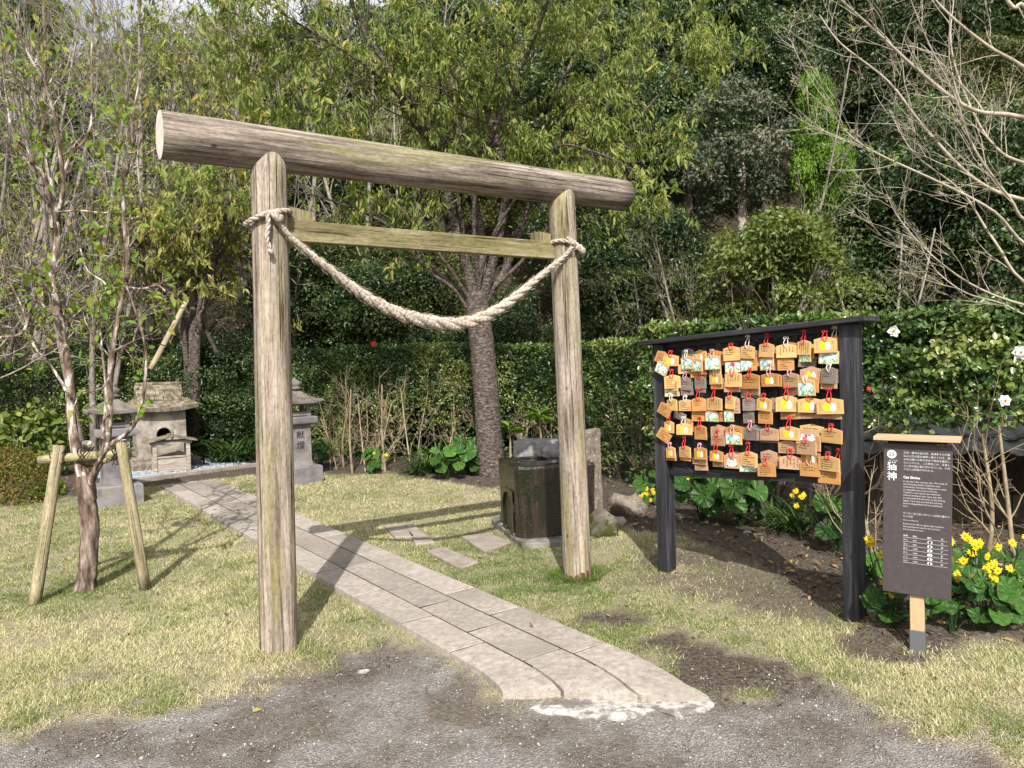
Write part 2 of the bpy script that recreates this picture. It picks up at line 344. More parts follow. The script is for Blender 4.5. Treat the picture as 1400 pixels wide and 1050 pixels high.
EMAW = {'f': ema_wood('fresh_ema_wood', (.47, .28, .105), (.57, .36, .155)), 'o': ema_wood('orange_ema_wood', (.38, .18, .055), (.47, .245, .09)),
        'p': ema_wood('faded_ema_wood', (.34, .20, .115), (.43, .275, .17)), 'g': ema_wood('grey_ema_wood', (.15, .12, .098), (.235, .195, .165))}
m, nt, b = new_mat('ema_painting'); mp = coord(nt, (1, 1, 1), False); n = noise(nt, mp, 55, 4, .6, .6)
sx = nt.nodes.new('ShaderNodeSeparateXYZ'); tcx = nt.nodes.new('ShaderNodeTexCoord'); nt.links.new(tcx.outputs['Object'], sx.inputs[0])
r1 = ramp(nt, [(.34, (.08, .16, .36)), (.42, (.13, .38, .52)), (.48, (.38, .62, .66)), (.56, (.74, .75, .71))]); nt.links.new(n.outputs[0], r1.inputs[0])
r2 = ramp(nt, [(.36, (.12, .16, .16)), (.43, (.22, .42, .20)), (.50, (.46, .62, .36)), (.56, (.74, .73, .66))]); nt.links.new(n.outputs[0], r2.inputs[0])
mr = nt.nodes.new('ShaderNodeMapRange'); mr.inputs['From Min'].default_value = .006; mr.inputs['From Max'].default_value = -.022; nt.links.new(sx.outputs['Z'], mr.inputs[0])
nt.links.new(mixc(nt, mr.outputs[0], r1.outputs[0], r2.outputs[0]), b.inputs['Base Color']); b.inputs['Roughness'].default_value = .7
PICM = m
# foliage
HEDGE = leaf_mat('hedge_leaf', [(0, (.02, .045, .013)), (.4, (.055, .10, .023)), (.75, (.135, .185, .042)), (1, (.26, .28, .085))], .28, .36, .5, 0)
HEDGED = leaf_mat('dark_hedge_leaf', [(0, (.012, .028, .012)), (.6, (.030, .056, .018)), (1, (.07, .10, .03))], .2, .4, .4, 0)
CAML = leaf_mat('camellia_leaf', [(0, (.028, .065, .017)), (.4, (.075, .14, .03)), (.75, (.17, .235, .055)), (1, (.31, .33, .11))], .25, .27, .6, 0)
CHERL = leaf_mat('narrow_drooping_leaf', [(0, (.10, .15, .03)), (.4, (.21, .275, .065)), (.75, (.36, .39, .105)), (.95, (.48, .46, .13)), (1, (.50, .32, .10))], .48, .5, .3, .08, (1.05, 1.12, .55))
YELL = leaf_mat('yellowing_leaf', [(0, (.13, .165, .04)), (.4, (.26, .27, .07)), (.8, (.40, .36, .11)), (1, (.44, .29, .11))], .4, .55, .25, .15)
EVER = leaf_mat('evergreen_leaf', [(0, (.013, .030, .011)), (.5, (.036, .064, .019)), (.85, (.08, .12, .032)), (1, (.16, .19, .055))], .2, .42, .4, .3)
EVERY = leaf_mat('olive_leaf', [(0, (.04, .055, .016)), (.5, (.085, .10, .026)), (.85, (.14, .15, .04)), (1, (.19, .14, .05))], .28, .5, .3, .25)
BRIGHT = leaf_mat('bright_green_leaf', [(0, (.05, .11, .012)), (.6, (.12, .22, .022)), (1, (.20, .31, .04))], .35, .5, .3, .1)
BUSHY = leaf_mat('yellow_green_bush_leaf', [(0, (.05, .085, .018)), (.5, (.11, .15, .03)), (1, (.22, .24, .06))], .3, .45, .35, .1)
PALEB = leaf_mat('dusty_leaf', [(0, (.045, .065, .035)), (.6, (.10, .125, .075)), (1, (.24, .20, .15))], .25, .5, .3, .1)
YOUNGL = leaf_mat('young_tree_leaf', [(0, (.09, .16, .02)), (.7, (.19, .27, .04)), (1, (.32, .26, .06))], .45, .45, .3, .1)
FARF = leaf_mat('glossy_round_leaf', [(0, (.014, .042, .010)), (.5, (.03, .085, .016)), (.85, (.055, .13, .022)), (1, (.10, .18, .03))], .12, .42, .28, .3)
STRAP = leaf_mat('strap_leaf', [(0, (.02, .05, .014)), (.6, (.05, .10, .025)), (1, (.12, .17, .05))], .2, .35, .45, .1)
AZAL = leaf_mat('azalea_leaf', [(0, (.05, .07, .015)), (.5, (.12, .13, .025)), (.8, (.22, .15, .03)), (1, (.26, .12, .03))], .25, .5, .3, 0)
PETY = leaf_mat('yellow_petal', [(0, (.70, .50, .01)), (1, (.85, .68, .03))], .25, .6, .2, .05, (1, 1, .5))
PETW = leaf_mat('white_petal', [(0, (.72, .72, .70)), (1, (.85, .85, .83))], .3, .6, .2, 0, (1, 1, 1))
PETR = leaf_mat('red_petal', [(0, (.40, .02, .03)), (1, (.60, .04, .06))], .25, .6, .2, 0, (1, .5, .5))
LITTER = leaf_mat('leaf_litter', [(0, (.07, .045, .03)), (.5, (.17, .11, .065)), (.8, (.32, .22, .11)), (1, (.40, .32, .10))], .15, .8, .15, 0, (1, .9, .7))
def add_veins(m):
    nt = m.node_tree; b = nt.nodes['Principled BSDF']; src = b.inputs['Base Color'].links[0].from_socket
    tc = nt.nodes.new('ShaderNodeTexCoord'); sx = nt.nodes.new('ShaderNodeSeparateXYZ'); nt.links.new(tc.outputs['Object'], sx.inputs[0])
    def mth(op, a, b_=None):
        x = nt.nodes.new('ShaderNodeMath'); x.operation = op; nt.links.new(a, x.inputs[0])
        if b_ is not None:
            if hasattr(b_, 'is_output'): nt.links.new(b_, x.inputs[1])
            else: x.inputs[1].default_value = b_
        return x.outputs[0]
    an = mth('ARCTAN2', sx.outputs['X'], sx.outputs['Y']); mp = coord(nt, (1, 1, 1)); nz = noise(nt, mp, 2.5, 3)
    ph = mth('ADD', mth('MULTIPLY', an, 4.5), mth('MULTIPLY', nz.outputs[0], 1.6)); v = mth('ABSOLUTE', mth('SINE', ph)); r = ramp(nt, [(0, (1, 1, 1)), (.16, (0, 0, 0))]); nt.links.new(v, r.inputs[0])
    c = mixc(nt, mth('MULTIPLY', r.outputs[0], .45), src, (.13, .20, .05)); n2 = noise(nt, mp, 5, 6); r2 = ramp(nt, [(.35, (.6, .62, .6)), (.6, (1.15, 1.15, 1.1))]); nt.links.new(n2.outputs[0], r2.inputs[0]); c = mixc(nt, 1., c, r2.outputs[0], 'MULTIPLY')
    n3 = noise(nt, mp, 1.7, 4); r3 = ramp(nt, [(.64, (0, 0, 0)), (.72, (1, 1, 1))]); nt.links.new(n3.outputs[0], r3.inputs[0]); c = mixc(nt, mth('MULTIPLY', r3.outputs[0], .6), c, (.20, .16, .03))
    nt.links.new(c, b.inputs['Base Color']); bump(nt, b, v, .5, .04)
add_veins(FARF)
# ground: attributes say where lawn, gravel and bare soil lie
def ground_material():
    m, nt, b = new_mat('ground_surface'); mp = coord(nt, (1, 1, 1), False)
    A = {}
    for k in ('lawn', 'soil', 'hill'):
        a = nt.nodes.new('ShaderNodeAttribute'); a.attribute_name = k; A[k] = a.outputs['Fac']
    n1 = noise(nt, mp, 130, 6, .7); rl = ramp(nt, [(.35, (.12, .095, .062)), (.5, (.29, .245, .165)), (.64, (.47, .415, .30))]); nt.links.new(n1.outputs[0], rl.inputs[0])
    n2 = noise(nt, mp, 1.3, 5); rg = ramp(nt, [(.42, (0, 0, 0)), (.62, (1, 1, 1))]); nt.links.new(n2.outputs[0], rg.inputs[0])
    lawn = mixc(nt, rg.outputs[0], rl.outputs[0], mixc(nt, .3, rl.outputs[0], (.13, .18, .045)))
    # gravel
    vo = nt.nodes.new('ShaderNodeTexVoronoi'); vo.inputs['Scale'].default_value = 130; nt.links.new(mp.outputs[0], vo.inputs['Vector'])
    rv = ramp(nt, [(0, (.15, .138, .125)), (.5, (.215, .20, .185)), (.85, (.27, .255, .24)), (1, (.38, .365, .34))]); sv = nt.nodes.new('ShaderNodeSeparateColor'); nt.links.new(vo.outputs['Color'], sv.inputs[0]); nt.links.new(sv.outputs[0], rv.inputs[0])
    n3 = noise(nt, mp, 2.1, 9, .66); rd = ramp(nt, [(.43, (0, 0, 0)), (.56, (1, 1, 1))]); nt.links.new(n3.outputs[0], rd.inputs[0])
    n4 = noise(nt, mp, 45, 7, .7); rs = ramp(nt, [(.35, (.085, .07, .056)), (.65, (.185, .16, .132))]); nt.links.new(n4.outputs[0], rs.inputs[0])
    grav = mixc(nt, rd.outputs[0], rv.outputs[0], rs.outputs[0])
    r5 = ramp(nt, [(.36, (.04, .031, .024)), (.5, (.085, .068, .053)), (.64, (.16, .135, .108))]); nt.links.new(n4.outputs[0], r5.inputs[0])
    c = mixc(nt, A['lawn'], grav, lawn); c = mixc(nt, A['soil'], c, r5.outputs[0])
    r6 = ramp(nt, [(.35, (.022, .018, .012)), (.55, (.05, .04, .025)), (.7, (.06, .065, .025))]); nt.links.new(noise(nt, mp, 3, 8, .7).outputs[0], r6.inputs[0])
    c = mixc(nt, A['hill'], c, r6.outputs[0])
    nt.links.new(c, b.inputs['Base Color']); b.inputs['Roughness'].default_value = .95; b.inputs['Specular IOR Level'].default_value = .1
    ad = nt.nodes.new('ShaderNodeMath'); ad.operation = 'ADD'; nt.links.new(n4.outputs[0], ad.inputs[0]); nt.links.new(vo.outputs['Distance'], ad.inputs[1])
    bump(nt, b, ad.outputs[0], .7, .012)
    return m
GROUND = ground_material()
BLADE = leaf_mat('grass_blade', [(0, (.085, .145, .028)), (.25, (.19, .25, .065)), (.45, (.36, .35, .155)), (.7, (.55, .485, .28)), (1, (.68, .61, .42))], .25, .6, .2, 0, (1, 1, .6))
PEB = leaf_mat('pebble', [(0, (.10, .092, .082)), (.6, (.20, .19, .178)), (.92, (.29, .28, .262)), (1, (.50, .48, .45))], 0, .85, .2, 0)
PEBB = leaf_mat('blue_grey_pebble', [(0, (.14, .16, .19)), (.6, (.27, .30, .34)), (1, (.50, .53, .57))], 0, .8, .25, 0)

# ------------------------------------------------------------------ terrain
def vnoise(x, y, sc, seed=0):
    x = np.asarray(x, float)*sc+seed*17.3; y = np.asarray(y, float)*sc+seed*9.1
    xi = np.floor(x).astype(int); yi = np.floor(y).astype(int); fx = x-xi; fy = y-yi; fx = fx*fx*(3-2*fx); fy = fy*fy*(3-2*fy)
    def h(a, b_):
        v = np.sin(a*127.1+b_*311.7+seed*74.7)*43758.5453; return v-np.floor(v)
    return (h(xi, yi)*(1-fx)+h(xi+1, yi)*fx)*(1-fy)+(h(xi, yi+1)*(1-fx)+h(xi+1, yi+1)*fx)*fy
def fbm(x, y, sc, seed=0): return (vnoise(x, y, sc, seed)*.5+vnoise(x, y, sc*2.1, seed+3)*.3+vnoise(x, y, sc*4.3, seed+5)*.2)
def sstep(a, b_, x): t = np.clip((np.asarray(x, float)-a)/(b_-a), 0, 1); return t*t*(3-2*t)
_gl = [gp(u, v) for u, v in [(-300, 1060), (-60, 1032), (0, 1014), (100, 985), (200, 970), (320, 950), (430, 928), (470, 895), (530, 872), (590, 893), (640, 925), (690, 948), (980, 955), (1060, 930), (1150, 945), (1200, 985), (1290, 1002), (1400, 1035), (1500, 1060)]]
GLX = [-40]+[p.x for p in _gl]+[40]; GLY = [_gl[0].y-.4]+[p.y for p in _gl]+[_gl[-1].y-.2]
_bl = [gp(u, v) for u, v in [(-60, 682), (60, 690), (130, 672), (190, 668), (345, 650), (430, 652), (520, 646), (620, 662), (690, 668), (820, 700), (870, 738), (930, 752), (1040, 786), (1150, 848), (1190, 878), (1260, 893), (1330, 884), (1400, 890), (1500, 890)]]
BLX = [-40]+[p.x for p in _bl]+[40]; BLY = [9.5]+[p.y for p in _bl]+[3.4]
def gline(x): return np.interp(x, GLX, GLY)
def bline(x): return np.interp(x, BLX, BLY)
def gz(x, y):
    x = np.asarray(x, float); y = np.asarray(y, float)
    z = .10*np.exp(-((x-1.35)**2/.5+(y-5.75)**2/.6)) + .03*np.exp(-((x-1.02)**2+(y-4.99)**2)/.05)
    z = z + .035*np.exp(-((x-2.06)**2/.03+(y-4.0)**2/.06))
    z = z + sstep(.0, .6, y-bline(x))*.05
    z = z - .025*sstep(.1, -.15, y-gline(x))
    hy = np.maximum(y-(13.2-1.2*sstep(-2, 3, x)), 0)
    rise = .50+.20*sstep(-5, 6, x)
    z = z + np.where(hy > 0, rise*hy*sstep(0, 4, hy), 0)*(1-.35*sstep(28, 60, y)) + sstep(14, 18, y)*(fbm(x, y, .22, 2)-.5)*2.2
    return z
def ground():
    xs = np.concatenate([np.arange(-90, -9, 3.), np.arange(-9, 6.5, .065), np.arange(6.5, 92, 3.)])
    ys = np.concatenate([np.arange(-30, 2., 2.), np.arange(2., 12.5, .065), np.arange(12.5, 90, 1.1)])
    X, Y = np.meshgrid(xs, ys); nx = len(xs); ny = len(ys)
    e = fbm(X, Y, 3.2, 1)-.5; e2 = fbm(X, Y, 11, 4)-.5
    lawn = sstep(-.03, .05, Y-gline(X)+e*.5+e2*.38)
    soil = sstep(-.12, .12, Y-bline(X)+e*.5)
    for u, v, a, k in [(855, 856, .24, 1), (905, 874, .22, 1), (950, 895, .24, 1), (985, 912, .24, 1), (1010, 930, .24, 1), (1000, 800, .42, .75), (1080, 815, .4, .8), (930, 775, .3, .8), (800, 690, .3, .6), (1110, 835, .3, .7), (400, 885, .16, .5), (1190, 885, .22, .9), (430, 915, .25, .5), (100, 845, .15, .3), (1230, 890, .2, .9), (128, 930, .12, .5)]:
        p = gp(u, v); d2 = ((X-p.x)/1.25)**2+((Y-p.y))**2; soil = np.maximum(soil, k*sstep(1.25, .45, np.sqrt(d2)/a+e*1.9+e2*.9))
    hill = sstep(11.5, 13, Y)
    Z = gz(X, Y) + (fbm(X, Y, 6, 8)-.5)*.018*(1-hill) + (fbm(X, Y, 22, 6)-.5)*.012*np.maximum(soil, 1-lawn)*(1-hill)
    V = np.stack([X, Y, Z], -1).reshape(-1, 3)
    i = np.arange(nx-1)[None]+np.arange(ny-1)[:, None]*nx; Fq = np.stack([i, i+1, i+nx+1, i+nx], -1).reshape(-1, 4)
    L = lawn.ravel(); So = soil.ravel(); Hi = hill.ravel()
    fl = L[Fq].mean(1); fs = So[Fq].mean(1); fh = Hi[Fq].mean(1)
    cls = np.where(fh > .5, 3, np.where((V[Fq][:, :, 1].mean(1) > bline(V[Fq][:, :, 0].mean(1))), 2, np.where(fl < .5, 1, 0)))
    for c, nm in enumerate(('lawn', 'gravel_drive', 'planting_bed', 'hillside')):
        f = Fq[cls == c]; u, inv = np.unique(f, return_inverse=True)
        me = np_mesh(nm, V[u], inv.reshape(f.shape), GROUND, smooth=True, vattrs={'lawn': L[u], 'soil': So[u], 'hill': Hi[u]})
        tag(meshobj(nm, me), kind='structure')
    return xs, ys, lawn, soil
GXS, GYS, GLAWN, GSOIL = ground()
def gsample(A, x, y):
    i = np.clip(np.searchsorted(GXS, x)-1, 0, len(GXS)-1); j = np.clip(np.searchsorted(GYS, y)-1, 0, len(GYS)-1); return A[j, i]
def g1(x, y): return float(gz(x, y))

# ------------------------------------------------------------------ paved path
P0 = Vector((-.309, 3.832)); PE = Vector((.81, .587)).normalized(); PN = Vector((-.587, .81)).normalized()
def pp(o, t): q = P0+PE*o+PN*t; return (q.x, q.y)
path_len = 7.42; YEND = 3.32; OL, OR_ = -.105, .60
path = empty('stone_path', (0, 0, 0)); tag(path, kind='structure')
offs = [OL, .12, .37, OR_]
def on_path(x, y, mg=0.):
    dx = np.asarray(x)-P0.x; dy = np.asarray(y)-P0.y; o = dx*PE.x+dy*PE.y; t = dx*PN.x+dy*PN.y
    return (o > OL-mg) & (o < OR_+mg) & (t < path_len+mg) & (np.asarray(y) > YEND-mg)
r_ = random.Random(5)
starts = {0: [-.05, .5], 1: [-.38, .14, .68], 2: [-.47, .28]}
for c in range(3):
    o0, o1 = offs[c]+.0065, offs[c+1]-.0065
    ts = [None]+[x for x in starts[c]]
    while ts[-1] < path_len-.75: ts.append(ts[-1]+r_.uniform(.46, .78))
    ts.append(path_len)
    for k in range(len(ts)-1):
        tn = lambda o: (YEND-.10*(o-OL)/.705+.010*math.sin(o*11)-(P0.y+PE.y*o))/PN.y
        a0 = tn(o0) if ts[k] is None else ts[k]+.0065; a1 = tn(o1) if ts[k] is None else ts[k]+.0065
        sk = r_.uniform(-.012, .012); t1 = ts[k+1]-.0065
        poly = [pp(o0, a0), pp(o1, a1), pp(o1, t1+sk), pp(o0, t1-sk)]
        cx = sum(p[0] for p in poly)/4; cy = sum(p[1] for p in poly)/4
        mb = MB(); hz = .034+r_.uniform(-.0008, .0022)
        mb.prism([(p[0]-cx, p[1]-cy) for p in poly], -.06, hz, inset=.003, insz=.003)
        tl = (r_.uniform(-.002, .002), r_.uniform(-.002, .002))
        mb.v = [(x, y, z+(x*tl[0]+y*tl[1] if z > 0 else 0)) for x, y, z in mb.v]
        if ts[k] is None:      # worn end sloping to the drive
            fine = MB(); nx, ny = 8, 12
            def top(a, b_):
                o = o0+(o1-o0)*a; ta = a0+(a1-a0)*a; tt = ta+(t1-ta)*b_; q = pp(o-.065*min(max((-.28-o*.55-tt)/.45, 0), 1)**2, tt); zz = hz-.005*sstep(.12, 0, tt-ta)-.0012*sstep(.05, 0, min(a, 1-a))-.005*sstep(.03, 0, tt-ta)+.004*(fbm(q[0], q[1], 14, 3)-.5)
                return (q[0]-cx, q[1]-cy, float(zz))
            g = [[top(i/nx, j/ny) for i in range(nx+1)] for j in range(ny+1)]
            vs = [p for rw in g for p in rw]; fs = [(j*(nx+1)+i, j*(nx+1)+i+1, (j+1)*(nx+1)+i+1, (j+1)*(nx+1)+i) for j in range(ny) for i in range(nx)]
            per = [i for i in range(nx+1)]+[j*(nx+1)+nx for j in range(1, ny+1)]+[ny*(nx+1)+i for i in range(nx-1, -1, -1)]+[j*(nx+1) for j in range(ny-1, 0, -1)]
            nb = len(vs); vs += [(vs[i][0], vs[i][1], -.06) for i in per]
            for q in range(len(per)):
                q2 = (q+1) % len(per); fs.append((per[q], nb+q, nb+q2, per[q2])[::-1])
            fine.add(vs, [f for f in fs]); mb = fine
        o = mb.build('paving_stone', PAVE, path); o.location = (cx, cy, 0)
JOINT = grain_mat('joint_soil', [(.36, (.022, .018, .013)), (.64, (.065, .055, .038))], (1, 1, 1), 60, 6, .95, .1, .5, .004)
mb = MB(); jp = [pp(OL+.012, -.30), pp(OR_-.015, -.80), pp(OR_-.015, path_len-.01), pp(OL+.012, path_len-.01)]; mb.prism(jp, -.05, .0308); mb.build('joint_fill', JOINT, path)
ap = [gp(u, v, .0) for u, v in [(724, 963), (760, 940), (850, 930), (960, 930), (980, 947), (981, 958), (966, 968), (944, 970), (928, 977), (908, 971), (884, 968), (868, 973), (846, 978), (818, 976), (796, 978), (776, 971), (752, 970), (738, 967)]]
mb = MB(); mb.prism([(p.x, p.y) for p in ap][::-1] if False else [(p.x, p.y) for p in reversed(ap)], -.05, -.006, inset=.03, insz=.01)
tag(mb.build('concrete_apron', CONC), kind='structure')
# stepping stones
for i, (q, lab) in enumerate([([(525, 719), (552, 716), (566, 733), (540, 734)], 'small dark stepping stone, nearer the paved path of the farthest abutting pair'),
                              ([(554, 716), (563, 715), (594, 741), (568, 744)], 'narrow dark stepping stone abutting the farthest one, on its basin side'),
                              ([(583, 753), (606, 747), (654, 768), (630, 777)], 'dark oblong stepping stone nearest to the camera'),
                              ([(631, 733), (668, 728), (699, 741), (662, 754)], 'dark square stepping stone closest to the stone water basin')]):
    pts = [gp(u, v, .02) for u, v in q]; cx = sum(p.x for p in pts)/4; cy = sum(p.y for p in pts)/4
    mb = MB(); poly = [(p.x-cx, p.y-cy) for p in pts]
    area = sum(poly[k][0]*poly[(k+1) % 4][1]-poly[(k+1) % 4][0]*poly[k][1] for k in range(4))
    if area < 0: poly = poly[::-1]
    mb.prism(poly, -.05, .022, inset=.006, insz=.006)
    o = mb.build('stepping_stone', STEP); o.location = (cx, cy, 0); tag(o, lab, 'stepping stone', 'stepping stones set in the lawn')

# ------------------------------------------------------------------ torii
TL = Vector((-1.312, 3.942, 0)); TR = Vector((.407, 5.09, 0)); TD = (TR-TL).normalized(); TN = Vector((-TD.y, TD.x, 0)); TA = math.atan2(TD.y, TD.x)
tor = empty('torii_gate', (TL+TR)/2, TA, 'tall torii gate of weathered round logs standing over the stone path', 'torii gate')
HALF = (TR-TL).length/2
def log_mb(L, r0, r1, n=40, rings=26, seed=0, cutbottom=False):
    q = random.Random(seed); mb = MB(); ph = [q.uniform(0, 6.28) for _ in range(6)]; vs = []
    for i in range(rings+1):
        t = i/rings; z = L*t; r = r0+(r1-r0)*t
        for k in range(n):
            a = 2*PI*k/n
            f = 1+.012*math.sin(2*a+ph[0]+t*1.5)+.008*math.sin(3*a+ph[1]-t*2)+.006*math.sin(5*a+ph[2]+t*5)+.004*math.sin(9*a+ph[3]+t*9)
            vs.append((r*f*math.cos(a), r*f*math.sin(a), z))
    fs = [(i*n+k, i*n+(k+1) % n, (i+1)*n+(k+1) % n, (i+1)*n+k) for i in range(rings) for k in range(n)]
    mb.add(vs, fs); mb.mi = 1; mb.f += [tuple(range(n))[::-1], tuple(rings*n+k for k in range(n))]; mb.m += [1, 1]
    return mb
def sharp_caps(me, n=2):
    for p in me.polygons: p.use_smooth = len(p.vertices) == 4
for sg in (-1, 1):
    mb = log_mb(2.76, .098 if sg < 0 else .099, .0915, n=72, seed=3+sg)
    o = mb.build('post', [TIM, ENDG], tor); sharp_caps(o.data); o.data.transform(Matrix.Rotation(sg*1.1, 4, 'Z')); o.location = (sg*HALF, -.017, -.08); o.rotation_euler = (0, -sg*.0175, 0)
    tag(o, 'left post with its top shaped to the beam' if sg < 0 else 'right post with a rotted rusty foot')
mb = log_mb(3.085, .118, .112, seed=9); o = mb.build('top_beam', [TIMB, ENDG], tor); sharp_caps(o.data)
o.location = (-HALF-.478, 0, 2.692); o.rotation_euler = (0, PI/2-.004, 0)
# the rotted collar at the foot of the right post
mb = MB(); mb.lathe([(.1, 0), (.1025, .02), (.1022, .07), (.0995, .105)], 30, capb=False, capt=False); o = mb.build('rotted_foot', grain_mat('rotted_wood', [(.38, (.05, .028, .018)), (.5, (.17, .10, .068)), (.62, (.28, .215, .16))], (22, 22, 3), 3, 9, .95, .1, 1., .014), tor, True); o.location = (HALF, -.017, -.03)
mb = MB(); mb.box((0, 0, 0), (.115, .052, 1.90), bev=.004); o = mb.build('tie_beam', TIMN, tor); o.rotation_euler = (0, PI/2, 0); o.location = (0, -.005, 2.262)
for sg, xw in ((-1, .22), (1, 1.86)):
    pl = [(0, 0), (.15, 0), (.15, .05), (0, .075)] if sg < 0 else [(0, 0), (.14, 0), (.14, .05), (.05, .062), (0, .052)]
    mb = MB(); mb.prism(pl, -.022, .022, 'y'); o = mb.build('wedge', TIMN, tor); o.location = (-HALF+(.13 if sg < 0 else 1.775), 0, 2.321)

# ------------------------------------------------------------------ shimenawa rope
rope = empty('straw_rope', TL+TD*1.1, TA, 'thick twisted straw rope hanging in a loop between the two torii posts', 'rope')
def rope_local(u, v, off=-.14): 
    p = onplane(u, v, TL-TN*(-off*-1)*0 + TN*off, TN); d = p-(TL+TD*1.1); return Vector((d.dot(TD), off, p.z))
ctrl = [(379, 303), (400, 326), (430, 351), (470, 383), (510, 411), (550, 430), (590, 440), (622, 443), (655, 436), (690, 417), (720, 393), (750, 368), (772, 350), (783, 338)]
ctr = [rope_local(u, v, -.138 if i in (0, len(ctrl)-1) else -.12) for i, (u, v) in enumerate(ctrl)]
def cr(P, n):
    out = []; P = [P[0]*2-P[1]]+P+[P[-1]*2-P[-2]]
    for i in range(1, len(P)-2):
        for k in range(n):
            t = k/n; a, b_, c, d = P[i-1:i+3]
            out.append(.5*((2*b_)+(c-a)*t+(2*a-5*b_+4*c-d)*t*t+(3*b_-a-3*c+d)*t**3))
    out.append(P[-2]); return out
cl = cr(ctr, 12)
def braid(name, cl, rad, parent, pitch=6.0, nst=3, sides=8):
    """nst strands wound round the centre line; rad(t) is the whole rope's radius"""
    n = len(cl); s = [0]
    for i in range(1, n): s.append(s[-1]+(cl[i]-cl[i-1]).length)
    fr = []; ref = None
    for i in range(n):
        d = (cl[min(i+1, n-1)]-cl[max(i-1, 0)]).normalized()
        if ref is None: ref = d.orthogonal()
        a = (ref-d*ref.dot(d)).normalized(); ref = a; fr.append((a, d.cross(a)))
    ph = 0; phs = []
    for i in range(n):
        if i: ph += (s[i]-s[i-1])/(pitch*max(rad(s[i]/s[-1]), .006))*2*PI/1.6
        phs.append(ph)
    for k in range(nst):
        mb = MB(); pts = []; rr = []
        for i in range(n):
            r = rad(s[i]/s[-1])*(1+.04*math.sin(i*2.1+k)); an = phs[i]+2*PI*k/nst
            pts.append(cl[i]+fr[i][0]*(r*.5*math.cos(an))+fr[i][1]*(r*.5*math.sin(an))); rr.append(r*.58*(1+.06*math.sin(i*1.3+k*2)))
        mb.tube(pts, rr, sides); o = mb.build(name, ROPE, parent, True)
cl2 = []
for i in range(len(cl)-1):
    for k in range(3): cl2.append(cl[i].lerp(cl[i+1], k/3))
cl2.append(cl[-1])
braid('rope_strand', cl2, lambda t: .012+.027*math.sin(PI*min(max(t, 0), 1)*.96+.06)**1.7, rope)
# loops tied round the posts
for sg, zc in ((-1, 2.318), (1, 2.27)):
    xo = sg*HALF - (1.1-HALF) ; pts = []
    xo = (-1.1 if sg < 0 else 2*HALF-1.1)
    for i in range(49):
        a = 2*PI*i/48; rr = .114+.004*math.sin(3*a); pts.append(Vector((xo+rr*math.cos(a)-sg*.036, rr*math.sin(a)-.018, zc+(.035*math.cos(a+.4) if sg < 0 else -.05*math.cos(a-.5)))))
    braid('post_loop', pts, lambda t: .0145, rope, 5, 3, 6)
    if sg < 0:
        a = Vector((xo-.005, -.140, 2.325)); pts = [a+Vector((.012*math.sin(i*.5)*i/14, -.004, -.0135*i)) for i in range(15)]
        braid('rope_tail', pts, lambda t: .0125, rope, 5, 3, 6)
        mb = MB(); mb.tube([pts[-1], pts[-1]+Vector((0, 0, -.012)), pts[-1]+Vector((.004, 0, -.03))], [.012, .017, .010], 8); mb.build('tail_knot', ROPE, rope, True)
    else:
        pts = cr([Vector((xo-.095, -.12, 2.335)), Vector((xo-.04, -.142, 2.30)), Vector((xo+.02, -.135, 2.25)), Vector((xo+.07, -.08, 2.225))], 7)
        braid('post_loop', pts, lambda t: .0135, rope, 5, 3, 6)
    kx = xo+.035 if sg < 0 else xo+.0
    mb = MB(); q = [Vector((kx-.035+.07*i/6, -.142-.012*math.sin(PI*i/6), zc-.01-sg*.0+.02*math.sin(i*1.1))) for i in range(7)]
    mb.tube(q, [.010, .018, .021, .022, .021, .018, .010], 8); mb.build('knot', ROPE, rope, True)

fq = np.random.default_rng(2); fi = fq.integers(6, len(cl2)-6, 900); fc = np.array([v3_ for v3_ in [tuple(c) for c in cl2]])[fi]; fd = nrmz(fq.normal(size=(900, 3))); ft = np.array([tuple((cl2[min(i+1, len(cl2)-1)]-cl2[i-1]).normalized()) for i in fi]); rr_ = (.0125+.031*np.sin(PI*fi/len(cl2)*.96+.06)**1.7)*.95
fd = fd-(fd*ft).sum(1, keepdims=True)*ft; fd = nrmz(fd); FIBRE = leaf_mat('loose_straw', [(0, (.40, .33, .25)), (1, (.66, .60, .51))], .1, .9, .1, 0)
o = meshobj('loose_fibres', leaves('loose_fibres', fc+fd*rr_[:, None], ft*.9+fd*.35, fd, .035*(.5+fq.random(900)), .0018, FIBRE, curl=.1), None, rope); tag(o, kind='stuff')

# ------------------------------------------------------------------ ema board
BL = Vector((1.023, 4.991, 0)); BR = Vector((1.87, 4.051, 0)); BE = (BR-BL).normalized(); BN = Vector((-BE.y, BE.x, 0)); BA = math.atan2(BE.y, BE.x)
BW = (BR-BL).length
TILT = .047
bz = lambda s: TILT*(s-BW/2)          # the whole rack leans a little along its length
board = empty('plaque_rack', BL+BE*(BW/2)+Vector((0, 0, .0)), BA, 'black stained wooden rack with a narrow roof, hung full of votive plaques', 'plaque rack')
def bbox(name, s0, s1, z0, z1, y, th, mat, bev=.003, parent=board):
    c = (s0+s1)/2; mb = MB(); mb.box((0, 0, 0), (s1-s0, th, z1-z0), bev=bev)
    sl_ = TILT if abs(s1-s0) > .3 else 0
    o = mb.build(name, mat, parent); o.location = (c-BW/2, y, (z0+z1)/2+bz(c)); o.rotation_euler = (0, -math.atan(sl_), 0); return o
for s_, ex in ((.0, 0), (BW, 0)):
    g = g1(*(BL+BE*s_).xy); mb = MB(); h = 1.635+bz(s_)-g+.12; mb.box((0, 0, h/2), (.088, .1, h), bev=.004)
    o = mb.build('post', BLACKW, board); o.location = (s_-BW/2, 0, g-.12)
bbox('roof_plank', -.125, BW+.125, 1.637, 1.667, -.01, .20, BLACKH, .004)
